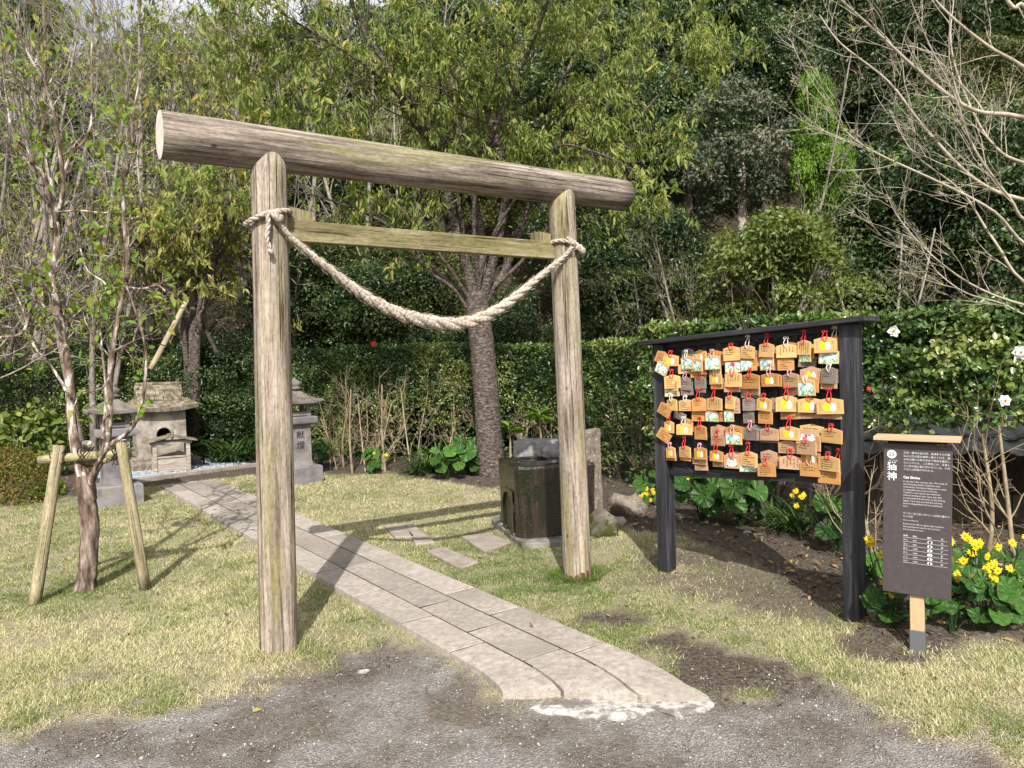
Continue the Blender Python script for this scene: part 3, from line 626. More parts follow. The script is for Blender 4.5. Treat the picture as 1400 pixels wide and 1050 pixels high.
bbox('roof_batten', -.05, BW+.05, 1.60, 1.637, .02, .06, BLACKH)
npl = 9
for k in range(npl):
    a = .046+(BW-.092)*k/npl; bbox('back_plank', a+.0015, a+(BW-.092)/npl-.0015, .80, 1.60, .022, .014, BLACKW, .002)
for z in (1.535, 1.355, 1.19, 1.02, .865): bbox('rail', .046, BW-.046, z-.017, z+.017, -.005, .034, BLACKH)
bbox('bottom_rail', .046, BW-.046, .745, .80, .01, .05, BLACKH)

# votive plaques: (x, y in the enlarged view of the rack, kind, wood, turn, layer, width factor, height factor)
EMA = [
 [(102,278,'w','o',-27,1,.9,1),(102,336,'p','f',-27,2,.95,1),(150,293,'c','f',-4,4,1.05,.9),
  (243,262,'w','g',0,1,.85,1),(232,338,'w','f',0,2,.95,.8),(240,305,'p','f',0,4,1,1.05),
  (312,272,'c','f',0,1,1,1),(308,330,'w','o',0,3,.95,1.15),(303,362,'w','o',0,2,1,.7),(291,318,'p','f',0,5,.98,1),
  (400,280,'w','o',0,2,1.05,1.1),(393,342,'p','f',0,1,1,1),(380,303,'p','f',0,4,.95,1.1),
  (503,258,'w','o',0,1,1,1),(496,322,'p','f',0,3,1,1),(486,255,'w','f',0,4,1,1.05),
  (605,280,'w','p',0,1,.8,1.2),(612,310,'w','o',-6,2,.35,1),(569,315,'p','f',0,3,.72,.95),(574,246,'w','f',-4,4,.85,.95),
  (722,262,'w','p',0,1,.6,1.1),(716,305,'w','o',0,2,.6,1.1),(680,308,'p','f',0,3,.95,1),(678,236,'w','f',-3,4,.95,1),
  (810,232,'w','o',0,2,.8,1),(785,312,'w','o',0,3,.85,.9),(788,240,'w','f',-3,4,1.05,.95),
  (905,240,'w','f',-5,2,.7,1.1),(905,295,'w','g',-6,1,.9,.9),(890,272,'p','f',0,3,.75,.75),(885,222,'w','f',-4,4,.82,1),
  (1055,205,'w','o',-3,1,.75,1.15),(1022,272,'p','f',-2,3,1,.95),(1003,207,'c','f',-2,5,1.1,1.05)],
 [(156,466,'p','f',0,3,1.02,.75),(158,432,'c','f',0,4,1,.9),(158,410,'w','f',0,5,1.05,1.05),
  (258,420,'w','g',-6,1,.35,1),(240,464,'w','g',0,2,.8,.6),(230,420,'w','g',-4,3,.75,1.05),
  (316,440,'w','g',0,2,.78,.85),(313,415,'w','g',0,3,.78,.95),
  (410,418,'w','o',0,2,.95,.9),(398,396,'c','f',0,3,.92,.8),
  (492,438,'w','p',0,2,1,.8),(494,398,'w','f',0,4,1.1,1.1),
  (590,478,'w','g',0,1,1.2,.6),(592,455,'w','p',0,2,1.3,.8),(588,408,'w','o',0,4,1.38,1.1),
  (735,402,'w','o',0,2,.6,.9),(697,400,'c','o',0,4,1.1,.95),
  (822,455,'w','p',20,1,.9,.9),(838,405,'w','p',0,2,.6,.9),(812,402,'w','p',0,3,1,1),
  (925,375,'c','p',0,2,1.15,1.1),(918,425,'w','o',-2,3,.9,1.1),(898,442,'p','f',0,5,1,1.15),
  (1072,380,'w','g',0,1,.6,.9),(1022,425,'w','p',0,2,.85,.6),(1024,375,'w','g',-3,4,.9,1.1)],
 [(118,565,'w','o',-32,1,.9,1),(200,598,'w','g',-12,2,1.1,.6),(157,537,'w','f',0,4,.88,.95),(233,540,'w','f',0,3,1,.9),
  (302,598,'w','o',0,2,.82,.85),(305,535,'w','o',0,4,.9,1.05),
  (428,605,'w','o',0,1,.5,.7),(376,600,'p','f',0,3,.92,.85),(390,532,'w','f',0,4,1.2,1),
  (508,540,'w','p',0,2,.5,1.2),(470,597,'p','f',0,3,.65,.95),(478,524,'w','f',-4,4,.65,1),
  (580,606,'w','g',0,2,.68,.9),(582,535,'w','g',0,3,.72,.95),
  (712,540,'c','p',0,2,.65,1),(672,606,'w','o',0,3,.95,.95),(664,535,'c','f',-4,4,.95,.95),
  (805,590,'w','o',0,2,1.05,.7),(790,532,'c','f',-3,4,1.15,1.1),
  (916,590,'w','p',0,2,1.25,.6),(916,540,'c','f',0,4,1.22,1),
  (1035,592,'w','p',0,2,1.15,.6),(1028,545,'c','f',0,5,1.3,1.05)],
 [(116,704,'w','o',-36,1,.9,1),(141,660,'c','f',-2,4,.75,.95),(238,650,'w','o',0,2,.9,1),(224,672,'c','f',0,4,1,.9),
  (314,690,'w','o',0,3,1,1.1),(410,735,'w','p',0,2,1,.8),(412,690,'w','p',0,1,.95,1.1),
  (505,690,'w','o',0,2,1.15,1),(496,722,'p','f',0,4,1.15,.95),
  (610,690,'w','g',0,1,.95,1.1),(594,698,'w','g',0,3,1,.95),
  (690,728,'w','g',0,1,1.1,.5),(692,700,'w','p',0,3,1.2,.9),
  (796,770,'w','p',0,2,1.05,.9),(805,695,'c','f',0,4,1.15,.95),
  (928,690,'w','f',-5,1,1.2,1.1),(945,745,'w','f',-3,2,.7,1.2),(905,712,'m','p',0,3,1.15,1),(898,772,'w','p',2,5,1.25,1),
  (1038,708,'w','f',-1,4,1.2,1)],
 [(152,825,'w','o',0,2,.8,.6),(150,800,'c','f',0,4,.78,.9),(230,822,'w','o',0,2,.9,.7),(228,797,'w','f',0,3,.98,.9),
  (318,868,'w','p',0,1,.9,.9),(308,845,'w','p',0,2,1,.6),(314,806,'c','o',0,4,.95,.95),
  (418,845,'w','p',0,2,.9,.95),(402,820,'c','o',-4,4,.9,.85),
  (502,835,'w','p',0,1,.95,1),(488,848,'m','p',0,3,.95,1.1),
  (577,882,'p','f',0,2,1,.7),(580,836,'w','f',0,4,1.15,1.05),
  (712,845,'w','o',0,1,.9,1.1),(692,832,'w','p',0,2,1.0,1.1),(678,895,'w','o',0,4,1.05,1),
  (810,856,'w','p',0,3,1.15,.95),
  (922,835,'c','o',0,2,1.1,1),(918,893,'w','o',0,3,1.1,1),
  (1075,880,'w','p',-4,1,.6,1),(1024,932,'w','o',-2,3,1.2,1),(1022,862,'w','f',-3,5,1.25,1)]]
EW, EH, ET = .110, .087, .008
mb = MB(); mb.prism([(-EW/2, -EH/2), (EW/2, -EH/2), (EW/2, EH*.34), (0, EH/2), (-EW/2, EH*.34)], -ET/2, ET/2, 'y', inset=.0015, insz=.001); ema_proto = mb
ema_me = {k: ema_proto.mesh('ema_plaque', EMAW[k]) for k in EMAW}
def egg(mb, cx, cz, rx, rz, mi, y, n=16):
    mb.mi = mi; vs = []
    for k in range(n):
        a = 2*PI*k/n; s_ = math.sin(a); vs.append((cx+rx*math.cos(a)*(1-.28*s_), y, cz+rz*s_))
    mb.add(vs, [tuple(range(n))])
def strokes(mb, mi, x, z, sz, q, y):
    mb.mi = mi
    for _ in range(q.choice((2, 3, 3, 4))):
        a = q.choice((0, 0, PI/2, PI/2, .7, -.6, 2.3)); L = sz*q.uniform(.4, .95); cx = x+q.uniform(-.3, .3)*sz; cz = z+q.uniform(-.3, .3)*sz; w_ = sz*.085
        d = (math.cos(a)*L/2, math.sin(a)*L/2); p = (-math.sin(a)*w_, math.cos(a)*w_)
        mb.add([(cx-d[0]-p[0], y, cz-d[1]-p[1]), (cx+d[0]-p[0], y, cz+d[1]-p[1]), (cx+d[0]+p[0], y, cz+d[1]+p[1]), (cx-d[0]+p[0], y, cz-d[1]+p[1])], [(0, 1, 2, 3)])
YF = -ET/2-.0006
prints = {'c': [], 'w': [], 'p': [], 'm': []}
for v_ in range(2):
    mb = MB(); egg(mb, -.012, -.003, .015, .026, 0, YF); egg(mb, .0135, -.006, .0115, .022, 1, YF); 
    for k in range(4): strokes(mb, 2, -.039, .014-.012*k, .007, rnd, YF); strokes(mb, 2, .038, .014-.012*k, .007, rnd, YF)
    prints['c'].append(mb.mesh('cat_print', [GOLD, WHITEP, INK]))
for v_ in range(8):
    mb = MB(); q = random.Random(100+v_)
    if v_ % 3 == 2:
        for c in range(5):
            n_ = q.randint(4, 8)
            for k in range(n_): strokes(mb, 0, .036-.017*c, .021-.0072*k, .0075, q, YF)
    else:
        rows = q.randint(3, 5)
        for r in range(rows):
            n_ = q.randint(5, 10)
            for k in range(n_): strokes(mb, 0, -.037+.0078*k, .019-.0125*r, .0085, q, YF)
    prints['w'].append(mb.mesh('writing', [INK]))
mb = MB(); mb.add([(-.048, YF, -.038), (.048, YF, -.038), (.048, YF, .021), (-.048, YF, .021)], [(0, 1, 2, 3)]); prints['p'].append(mb.mesh('painting', [PICM]))
mb = MB(); egg(mb, 0, -.014, .034, .017, 0, YF, 20); egg(mb, -.022, -.0, .009, .013, 0, YF); egg(mb, .022, .0, .009, .013, 0, YF)
for sg in (-1, 1):
    egg(mb, sg*.013, -.010, .0028, .0035, 1, YF-.0004, 8); mb.mi = 1; mb.add([(sg*.004, YF-.0004, .004), (sg*.018, YF-.0004, .003), (sg*.018, YF-.0004, .0065), (sg*.004, YF-.0004, .0075)], [(0, 1, 2, 3) if sg > 0 else (3, 2, 1, 0)])
    egg(mb, sg*.030, -.026, .004, .0045, 1, YF-.0004, 10)
egg(mb, 0, -.019, .0022, .0016, 2, YF-.0004, 8)
prints['m'].append(mb.mesh('cat_face_print', [WHITEP, INK, REDC]))
def cord_mesh(v_, h):
    mb = MB(); q = random.Random(v_); 
    for sg in (-1, 1):
        b_ = Vector((sg*.002, -.006, .018)); pts = [b_, b_+Vector((sg*.010, -.006, .025)), Vector((sg*.007, .0, .024+h*.55)), Vector((sg*.0015, .004, h))]
        mb.tube(cr(pts, 3), .0021, 5)
        pts = [Vector((0, .004, h)), Vector((sg*.010, -.004, h+.006)), Vector((sg*.015, -.006, h-.006)), Vector((sg*.004, -.004, h-.004))]
        mb.tube(cr(pts, 3), .0018, 5)
    mb.tube([Vector((0, -.002, h-.004)), Vector((0, -.003, h+.006))], .0042, 6)
    return mb
cords = [[cord_mesh(i*7+j, h).mesh('cord', [c]) for j, h in enumerate((.075, .095, .06))] for i, c in enumerate((REDC, PINKC, PALEC))]
ORD = ['first', 'second', 'third', 'fourth', 'fifth', 'sixth', 'seventh', 'eighth', 'ninth', 'tenth', 'eleventh', 'twelfth', 'thirteenth', 'fourteenth', 'fifteenth', 'sixteenth']
ROWN = ['top row', 'second row down', 'middle row', 'second lowest row', 'bottom row']
KN = {'c': 'plaque with two ovals', 'w': 'handwritten plaque', 'p': 'plaque with blue green picture', 'm': 'plaque with white cat face'}
WN = {'f': 'pale yellow', 'o': 'orange brown', 'p': 'faded brown', 'g': 'grey weathered'}
BCEN = BL+BE*(BW/2)
for ri, row in enumerate(EMA):
    cnt = {}; tot = {}
    srt = sorted(row, key=lambda e: e[0]); key = lambda e: (e[2], e[3])
    for e in srt: tot[key(e)] = tot.get(key(e), 0)+1
    seen = {}
    front = []
    for e in sorted(row, key=lambda e: -e[5]):
        if all(abs(e[0]-f[0]) > 48 for f in front): front.append(e)
    for e in srt:
        k = key(e); seen[k] = seen.get(k, 0)+1
        u, v = 880+e[0]/4.038, 420+e[1]/4.038
        off = -.026-.0105*e[5]-(.034 if e[0] < 128 else 0)
        p = onplane(u, v, BL+BN*off, BN)
        o = meshobj('ema_plaque', ema_me[e[3]]); o.location = p
        tl = rnd.uniform(.0, .10); o.rotation_euler = Matrix.Rotation(BA, 3, 'Z').__matmul__(Matrix.Rotation(R(-e[4])*1.0+rnd.uniform(-.03, .03)+math.atan(-TILT)*.6, 3, 'Y')).__matmul__(Matrix.Rotation(rnd.uniform(-.28, .22), 3, 'Z')).__matmul__(Matrix.Rotation(-tl*.5, 3, 'X')).to_euler()
        o.scale = (e[6], 1, e[7])
        if tot[k] > 1:
            lab = f'{WN[e[3]]} {KN[e[2]]}, {ORD[seen[k]-1]} of these from the left, {ROWN[ri]}'
        else: lab = f'{WN[e[3]]} {KN[e[2]]}, only one such in the {ROWN[ri]}'
        tag(o, lab, 'votive plaque', 'wooden votive plaques hung on the black rack')
        meshobj({'c': 'cat_print', 'w': 'writing', 'p': 'painting', 'm': 'cat_face_print'}[e[2]], rnd.choice(prints[e[2]]), None, o)
        if e in front:
            ci = rnd.choice((0, 0, 0, 0, 1, 2)) if ri != 4 else rnd.choice((0, 0, 1))
            c_ = meshobj('cord', rnd.choice(cords[ci]), None, o); c_.scale = (1/e[6], 1, 1/e[7])

# ------------------------------------------------------------------ information sign
SP = gp(1255, 889); SP.z = g1(SP.x, SP.y); SA = R(-34)
sign = empty('information_sign', SP, SA, 'slim dark information sign with white print and a small wooden roof on a wooden stake', 'sign')
mb = MB(); mb.box((0, 0, .56), (.062, .062, .93), bev=.003); mb.build('stake', NEWW, sign)
mb = MB(); mb.box((0, 0, .035), (.068, .068, .14), bev=.002); mb.build('metal_shoe', METAL, sign)
PH, PW = .755, .30; PZ = .285
lean = R(1.2)
mb = MB(); mb.box((0, 0, PH/2), (PW, .016, PH), bev=.002); pan = mb.build('panel', PANEL, sign); pan.location = (0.0, -.041, PZ); pan.rotation_euler = (0, lean, 0)
mb = MB(); mb.box((0, 0, 0), (.375, .145, .020), bev=.002); cp = mb.build('roof_board', NEWWH, sign); cp.location = (.012, -.02, PZ+PH+.028); cp.rotation_euler = (0, lean*.4, 0)
mb = MB(); mb.box((0, 0, 0), (.26, .05, .02), bev=.002); o = mb.build('roof_block', BLACKW, sign); o.location = (.012, .0, PZ+PH+.009)
_fc = bpy.data.curves.new('lettering', 'FONT'); _fo = bpy.data.objects.new('lettering', _fc); link(_fo)
def text_mesh(name, body, size, mat, bold=0., spacing=1., line=1., align='LEFT'):
    _fc.body = body; _fc.size = size; _fc.space_character = spacing; _fc.space_line = line; _fc.align_x = align; _fc.offset = bold; _fc.resolution_u = 2; _fc.extrude = 0
    me = bpy.data.meshes.new_from_object(_fo); me.name = name
    me.transform(Matrix(((1, 0, 0, 0), (0, 0, -1, 0), (0, 1, 0, 0), (0, 0, 0, 1)))); me.materials.clear(); me.materials.append(mat); return me
def sign_text(x, z, body, size, bold=0., spacing=1., line=1., align='LEFT', mat=SIGNP, y=-.0092):
    o = meshobj('lettering', text_mesh('lettering', body, size, mat, bold, spacing, line, align), None, pan); o.location = (x, y, z); return o
mb = MB(); n_ = 24; mb.add([(.021*math.cos(2*PI*k/n_), 0, .021*math.sin(2*PI*k/n_)) for k in range(n_)], [tuple(range(n_))]); o = mb.build('number_disc', WHITEP, pan); o.location = (-.112, -.0092, PH-.055)
sign_text(-.112, PH-.064, '25', .027, .0004, align='CENTER', mat=INK, y=-.0098)
sign_text(-.133, PH-.132, '猫', .046, .0008); sign_text(-.133, PH-.182, '神', .046, .0008)
sign_text(-.125, PH-.090, 'ねこがみ', .010)
jp = ['文禄・慶長の役の際、島津家十七代義', '弘は七匹の猫を朝鮮へ連れて行き、猫', 'の目の瞳孔の開き具合で時刻を推測し', 'たといわれる。この神社には、生還し', 'た二匹の猫の霊が祀られている。六月', '十日には例祭が行われる。']
for i, t in enumerate(jp): sign_text(-.060, PH-.048-.0165*i, t, .0118, -.00004)
sign_text(-.060, PH-.172, 'Cat Shrine', .017, .0006)
en = ['In the late 16th century, the 17th head of', 'the Shimadzu family, Yoshihiro was', 'ordered by Toyotomi Hideyoshi to send', 'an expeditionary army to Korea.', 'Yoshihiro took seven cats with him', 'and by looking at their eyes was able', 'to accurately tell the time of day during', 'battle. Two cats survived the journey', 'back to Kagoshima and are enshrined', 'here.']
for i, t in enumerate(en): sign_text(-.060, PH-.190-.0138*i, t, .0112, -.00004)
for i, t in enumerate(['六つ丸く五七卵に四つ八つは柿の種なり', '九つは針']): sign_text(-.060, PH-.350-.0155*i, t, .0112, -.00004)
sign_text(-.060, PH-.383, 'Method of telling time', .0075)
for i, t in enumerate(['Round at six, like an egg at eight and four,', 'like a persimmon seed at ten and two,', 'and a needle at noon.']): sign_text(-.060, PH-.402-.0138*i, t, .0105, -.00004)
for i, (a, bb, c) in enumerate([('時刻', '現在', '目'), ('六つ', '6:00', '丸'), ('五つ', '8:00', '卵'), ('四つ', '10:00', '種'), ('九つ', '12:00', '針'), ('八つ', '14:00', '種'), ('七つ', '16:00', '卵')]):
    z = PH-.462-.021*i
    sign_text(-.058, z, a, .010, .0001); sign_text(-.016, z, bb, .009, .0001); sign_text(.105, z, c, .010, .0001)
    mb = MB(); mb.add([(-.06, 0, 0), (.135, 0, 0), (.135, 0, .0009), (-.06, 0, .0009)], [(0, 1, 2, 3)]); o = mb.build('table_rule', WHITEP, pan); o.location = (0, -.0092, z-.006)
    if i:
        mb = MB(); egg(mb, 0, 0, .011, .0068, 0, 0, 16); mb.mi = 1; egg(mb, 0, 0, [.0062, .0045, .003, .001, .003, .0045][i-1], .0062, 1, -.0005, 12)
        o = mb.build('eye_symbol', [WHITEP, INK], pan); o.location = (.058, -.0092, z+.004)
    else: sign_text(.046, z, '瞳孔', .010, .0001)
bpy.data.objects.remove
# ------------------------------------------------------------------ stone lanterns
LY = R(36)
def square(mb, prof, c=(0, 0, 0)):
    mb.lathe([(r*math.sqrt(2), z) for r, z in prof], 4, c, PI/4)
def lantern(loc, label):
    t = empty('stone_lantern', loc, LY, label, 'stone lantern', 'pair of stone lanterns flanking the path')
    mb = MB(); square(mb, [(.25, -.05), (.25, .215), (.235, .23)]); mb.build('base', LANT, t)
    mb = MB(); square(mb, [(.162, .23), (.145, .30), (.143, .78)]); p = mb.build('pillar', LANT, t)
    for i, ch in enumerate('献燈'):
        o = meshobj('engraved_character', text_mesh('engraved_character', ch, .115, GREYP, .001), None, p); o.location = (-.058, -.1475, .605-.135*i)
    mb = MB(); square(mb, [(.15, .78), (.215, .80), (.22, .815), (.22, .88), (.21, .89)]); mb.build('platform', LANT, t)
    mb = MB()
    for a in (-1, 1):
        for b_ in (-1, 1): mb.box((a*.128, b_*.128, .99), (.05, .05, .20), bev=.003)
    mb.box((0, 0, .902), (.26, .26, .024)); mb.box((0, 0, 1.076), (.26, .26, .03))
    for a in (-1, 1):
        mb.box((a*.128, 0, .93), (.035, .21, .05)); mb.box((0, a*.128, .93), (.21, .035, .05)); mb.box((a*.128, 0, 1.06), (.035, .21, .04)); mb.box((0, a*.128, 1.06), (.21, .035, .04))
    mb.build('light_chamber', LANT, t)
    # curved roof with lifted corners
    mb = MB(); N = 10; vs = []; fs = []
    def rz(r): return 1.095+.19*(1-r)**1.55
    for j in range(N+1):
        r = 1-j/N*.83
        for k in range(4*N):
            sd, q = divmod(k, N); a = q/N*2-1; x, y = [(a, -1), (1, a), (-a, 1), (-1, -a)][sd]
            vs.append((x*.285*r, y*.285*r, rz(r)+.030*abs(a)**3*r**3))
    K = 4*N
    for j in range(N):
        for k in range(K): fs.append((j*K+k, j*K+(k+1) % K, (j+1)*K+(k+1) % K, (j+1)*K+k))
    nb = len(vs); vs += [(x, y, z-.028) for x, y, z in vs[:K]]; vs.append((0, 0, 1.072))
    for k in range(K): fs.append((nb+k, nb+(k+1) % K, (k+1) % K, k)); fs.append((nb+(k+1) % K, nb+k, nb+K))
    fs.append(tuple(N*K+k for k in range(K)))
    mb.add(vs, fs); mb.build('roof', LROOF, t)
    mb = MB(); mb.lathe([(.085, 1.255), (.09, 1.275), (.07, 1.285), (.078, 1.30), (.092, 1.325), (.085, 1.35), (.05, 1.372), (.018, 1.39), (.004, 1.415)], 18); mb.build('finial', LROOF, t, True)
    return t
lantern(gp(408, 659), 'stone lantern half hidden behind the left torii post')
lantern(gp(160, 687), 'stone lantern behind the staked young tree, beside the little stone shrine')

# ------------------------------------------------------------------ shrine, offering box, gravel bed
gA, gB = gp(165, 666), gp(352, 641); gd = (gB-gA).normalized(); gn = Vector((-gd.y, gd.x, 0))
gbed = [gA, gB, gB+gn*2.0, gA+gn*2.0]
mb = MB(); mb.prism([(p.x, p.y) for p in gbed], -.05, .055); tag(mb.build('gravel_bed', PEB), kind='structure')
curb = empty('curb', gA); curb.rotation_euler = (0, 0, math.atan2(gd.y, gd.x)); tag(curb, kind='structure')
Lc = (gB-gA).length
for k in range(3):
    mb = MB(); mb.box((Lc*(k+.5)/3, -.05, .03), (Lc/3-.008, .09, .14), bev=.006); mb.build('curb_stone', STEP, curb)
def pebbles(name, P, size, m, kind='stuff', val=None):
    n = len(P); base = np.array([[1, 0, 0], [0, 1, 0], [-1, 0, 0], [0, -1, 0], [0, 0, .7], [0, 0, -.7]]); F = np.array([[0, 1, 4], [1, 2, 4], [2, 3, 4], [3, 0, 4], [1, 0, 5], [2, 1, 5], [3, 2, 5], [0, 3, 5]])
    a = NR.random(n)*6.28; c, s = np.cos(a), np.sin(a); B = base[None]*(1+.35*(NR.random((n, 6, 1))-.5)); sc = np.broadcast_to(size, (n,))[:, None, None]*(.7+.6*NR.random((n, 1, 3)))
    B = B*sc; X = B[..., 0]*c[:, None]-B[..., 1]*s[:, None]; Y = B[..., 0]*s[:, None]+B[..., 1]*c[:, None]
    V = np.stack([X, Y, B[..., 2]], -1)+np.asarray(P)[:, None]
    v = NR.random(n) if val is None else val
    o = meshobj(name, np_mesh(name, V.reshape(-1, 3), (F[None]+np.arange(n)[:, None, None]*6).reshape(-1, 3), m, {'rnd': np.repeat(v, 8)})); return tag(o, kind=kind)
q = NR.random((7000, 2)); gq = np.array(gA)+q[:, :1]*np.array(gd)*Lc+q[:, 1:]**1.4*np.array(gn)*2.0; gq[:, 2] = .06
pebbles('blue_gravel', gq, .020, PEBB)
SHP = gp(213, 645); SHP.y = 11.55; SHP.x = (213-700)/FPX*11.5
shr = empty('stone_shrine', SHP, R(33), 'little stone shrine with a round hole in its front and a moss stained roof', 'shrine')
mb = MB(); q = random.Random(2)
for k in range(9):
    mb.box((-.42+.11*k+q.uniform(-.02, .02), -.30+q.uniform(-.05, .05), .10+q.uniform(-.02, .02)), (.14, .2, .16+q.uniform(0, .06)), Matrix.Rotation(q.uniform(-.3, .3), 3, 'Z'), bev=.03)
mb.box((0, .05, .12), (.92, .72, .26), bev=.03); mb.build('plinth', BROWNST, shr)
def hole_plate(w, h, hole, y0, depth):
    """front plate in the XZ plane (0..h) pierced by the outline HOLE, with a reveal of DEPTH and a back"""
    mb = MB(); n = len(hole); cx = sum(p[0] for p in hole)/n; cz = sum(p[1] for p in hole)/n; outer = []
    for x, z in hole:
        dx, dz = x-cx, z-cz; ts = []
        if abs(dx) > 1e-9: ts.append(((w/2 if dx > 0 else -w/2)-cx)/dx)
        if abs(dz) > 1e-9: ts.append(((h if dz > 0 else 0)-cz)/dz)
        t = min(ts); outer.append((cx+dx*t, cz+dz*t))
    for c in ((-w/2, 0), (w/2, 0), (w/2, h), (-w/2, h)):
        k = min(range(n), key=lambda i: (outer[i][0]-c[0])**2+(outer[i][1]-c[1])**2); outer[k] = c
    vs = [(x, y0, z) for x, z in outer]+[(x, y0, z) for x, z in hole]; fs = [(k, (k+1) % n, n+(k+1) % n, n+k) for k in range(n)]
    mb.add(vs, fs)
    vs = [(x, y0, z) for x, z in hole]+[(x, y0+depth, z) for x, z in hole]; mb.add(vs, [(k, (k+1) % n, n+(k+1) % n, n+k) for k in range(n)])
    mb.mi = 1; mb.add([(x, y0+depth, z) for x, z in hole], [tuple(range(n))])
    return mb
W_, H_, D_ = .70, .74, .55
hole = [(.03+.105*math.cos(2*PI*k/32), .33+.105*math.sin(2*PI*k/32)) for k in range(32)]
mb = hole_plate(W_, H_, hole, -D_/2, .25); mb.mi = 0
for sx in (-1, 1): mb.add([(sx*W_/2, -D_/2, 0), (sx*W_/2, D_/2, 0), (sx*W_/2, D_/2, H_), (sx*W_/2, -D_/2, H_)], [(0, 1, 2, 3)])
mb.add([(-W_/2, D_/2, 0), (W_/2, D_/2, 0), (W_/2, D_/2, H_), (-W_/2, D_/2, H_)], [(0, 1, 2, 3)])
o = mb.build('wall', [PLAST, DARKHOLE], shr); o.location = (0, 0, .25)
mb = MB(); ring = [Vector((.03+.117*math.cos(2*PI*k/32), -D_/2-.008, .58+.117*math.sin(2*PI*k/32))) for k in range(33)]; mb.tube(ring, .017, 8, False); mb.build('hole_rim', PLAST, shr, True)
mb = MB(); N = 16; vs = []; fs = []
for j in range(7):
    t = j/6
    for k in range(N+1):
        a = k/N*2-1; x = a*(.50-.13*t); fy = -(.44-.24*t); vs.append((x, fy, 1.0+.05*abs(a)**2.5*(1-t)+.14*t**1.3))
    for k in range(N+1):
        a = 1-k/N*2; x = a*(.50-.13*t); vs.append((x, .44-.24*t, 1.0+.05*abs(a)**2.5*(1-t)+.14*t**1.3))
K = 2*(N+1)
for j in range(6):
    for k in range(K): fs.append((j*K+k, j*K+(k+1) % K, (j+1)*K+(k+1) % K, (j+1)*K+k))
nb = len(vs); vs += [(x*.97, y*.97, z-.06) for x, y, z in vs[:K]]
for k in range(K): fs.append((nb+k, nb+(k+1) % K, (k+1) % K, k))
fs.append(tuple(nb+k for k in range(K))[::-1]); mb.add(vs, fs); rf = mb.build('roof', SROOF, shr); rf.location = (.03, 0, 0)
mb = MB()
for k in range(17): mb.box((-.40+.05*k, -.405, .985), (.024, .06, .03))
mb.build('eave_rafters', SROOF, shr)
mb = MB(); q = random.Random(4)
for r in range(3):
    for k in range(5):
        mb.box((-.27+.13*k+(.03 if r % 2 else 0), -.20+.075*r, 1.135+.075*r), (.125, .12, .055), Matrix.Rotation(R(42), 3, 'X'), bev=.008)
mb.prism([(-.20, 1.10), (.20, 1.10), (.03, 1.36), (-.03, 1.36)], -.32, .34, 'x'); mb.build('roof_crown', SROOF, shr)
mb = MB(); mb.box((.02, .0, 1.365), (.66, .09, .05), bev=.012); mb.build('ridge_stone', SROOF, shr)
OBP = gp(235, 650); ob = empty('offering_box', OBP, R(30), 'small grey wooden offering stall with a gabled roof before the stone shrine', 'offering box')
for a in (-1, 1):
    for b_ in (-1, 1):
        mb = MB(); mb.box((a*.225, b_*.12, .24), (.055, .055, .48), bev=.004); mb.build('post', OWOOD, ob)
mb = MB(); mb.box((0, -.118, .165), (.395, .024, .23), bev=.003); mb.build('front_panel', OWOODH, ob)
mb = MB(); mb.box((0, .118, .165), (.395, .024, .23), bev=.003); mb.build('back_panel', OWOODH, ob)
for a in (-1, 1):
    mb = MB(); mb.box((a*.225, 0, .165), (.02, .185, .23)); mb.build('side_panel', OWOODH, ob)
mb = MB(); mb.box((0, -.122, .035), (.60, .05, .03), bev=.003); mb.box((0, .122, .035), (.60, .05, .03), bev=.003); mb.build('sill', OWOODH, ob)
mb = MB(); mb.box((0, -.125, .292), (.395, .04, .022)); mb.build('slot_rail', OWOODH, ob)
mb = MB(); mb.box((0, -.12, .50), (.56, .05, .045), bev=.003); mb.box((0, .12, .50), (.56, .05, .045), bev=.003); mb.build('lintel', OWOODH, ob)
for a in (-1, 1):
    mb = MB(); mb.box((0, 0, 0), (.37, .44, .020), bev=.003); o = mb.build('roof_board', SROOF, ob); o.location = (a*.17, 0, .557); o.rotation_euler = (0, a*.22, 0)
mb = MB(); mb.box((0, -.01, .60), (.05, .46, .03), bev=.006); mb.build('ridge', SROOF, ob)

# ------------------------------------------------------------------ water basin group
def world_poly(px, z): return [gp(u, v, z) for u, v in px]
bp = world_poly([(672, 717), (714, 752), (800, 748), (822, 738), (818, 716), (700, 700)], 0)
mb = MB(); pl = [(p.x, p.y) for p in bp]; mb.prism(pl, -.05, .055, inset=.012, insz=.01)
sur = mb.build('basin_surround', grain_mat('damp_concrete', [(.36, (.075, .068, .058)), (.5, (.15, .14, .125)), (.64, (.23, .22, .20))], (1, 1, 1), 9, 9, .9, .15, .7, .01, stain=(.06, .065, .03), stain_sc=6)); tag(sur, 'low grey concrete surround under the wet water basin', 'stone surround')
BQ = gp(713, 737, .05); basin = empty('water_basin', (BQ.x, BQ.y, .05), R(14), 'dark wet stone water basin streaked with moss, with an arched notch', 'water basin')
w0, d0, h0 = .64, .62, .60
mb = MB(); out = [(0, 0), (.06, -.035), (w0, -.02), (w0, d0), (-.02, d0+.02), (-.03, .05)]
rim = [(.07, .06), (w0-.06, .05), (w0-.06, d0-.06), (.05, d0-.06)]
n = len(out); vs = []; 
for z, k in ((-.02, .0), (.3, -.004), (h0-.02, -.02), (h0, -.012)):
    for x, y in out: cx, cy = w0/2, d0/2; f = 1-k*1.5; vs.append((cx+(x-cx)*f, cy+(y-cy)*f, z))
fs = [(i*n+k, i*n+(k+1) % n, (i+1)*n+(k+1) % n, (i+1)*n+k) for i in range(3) for k in range(n)]
mb.add(vs, fs)
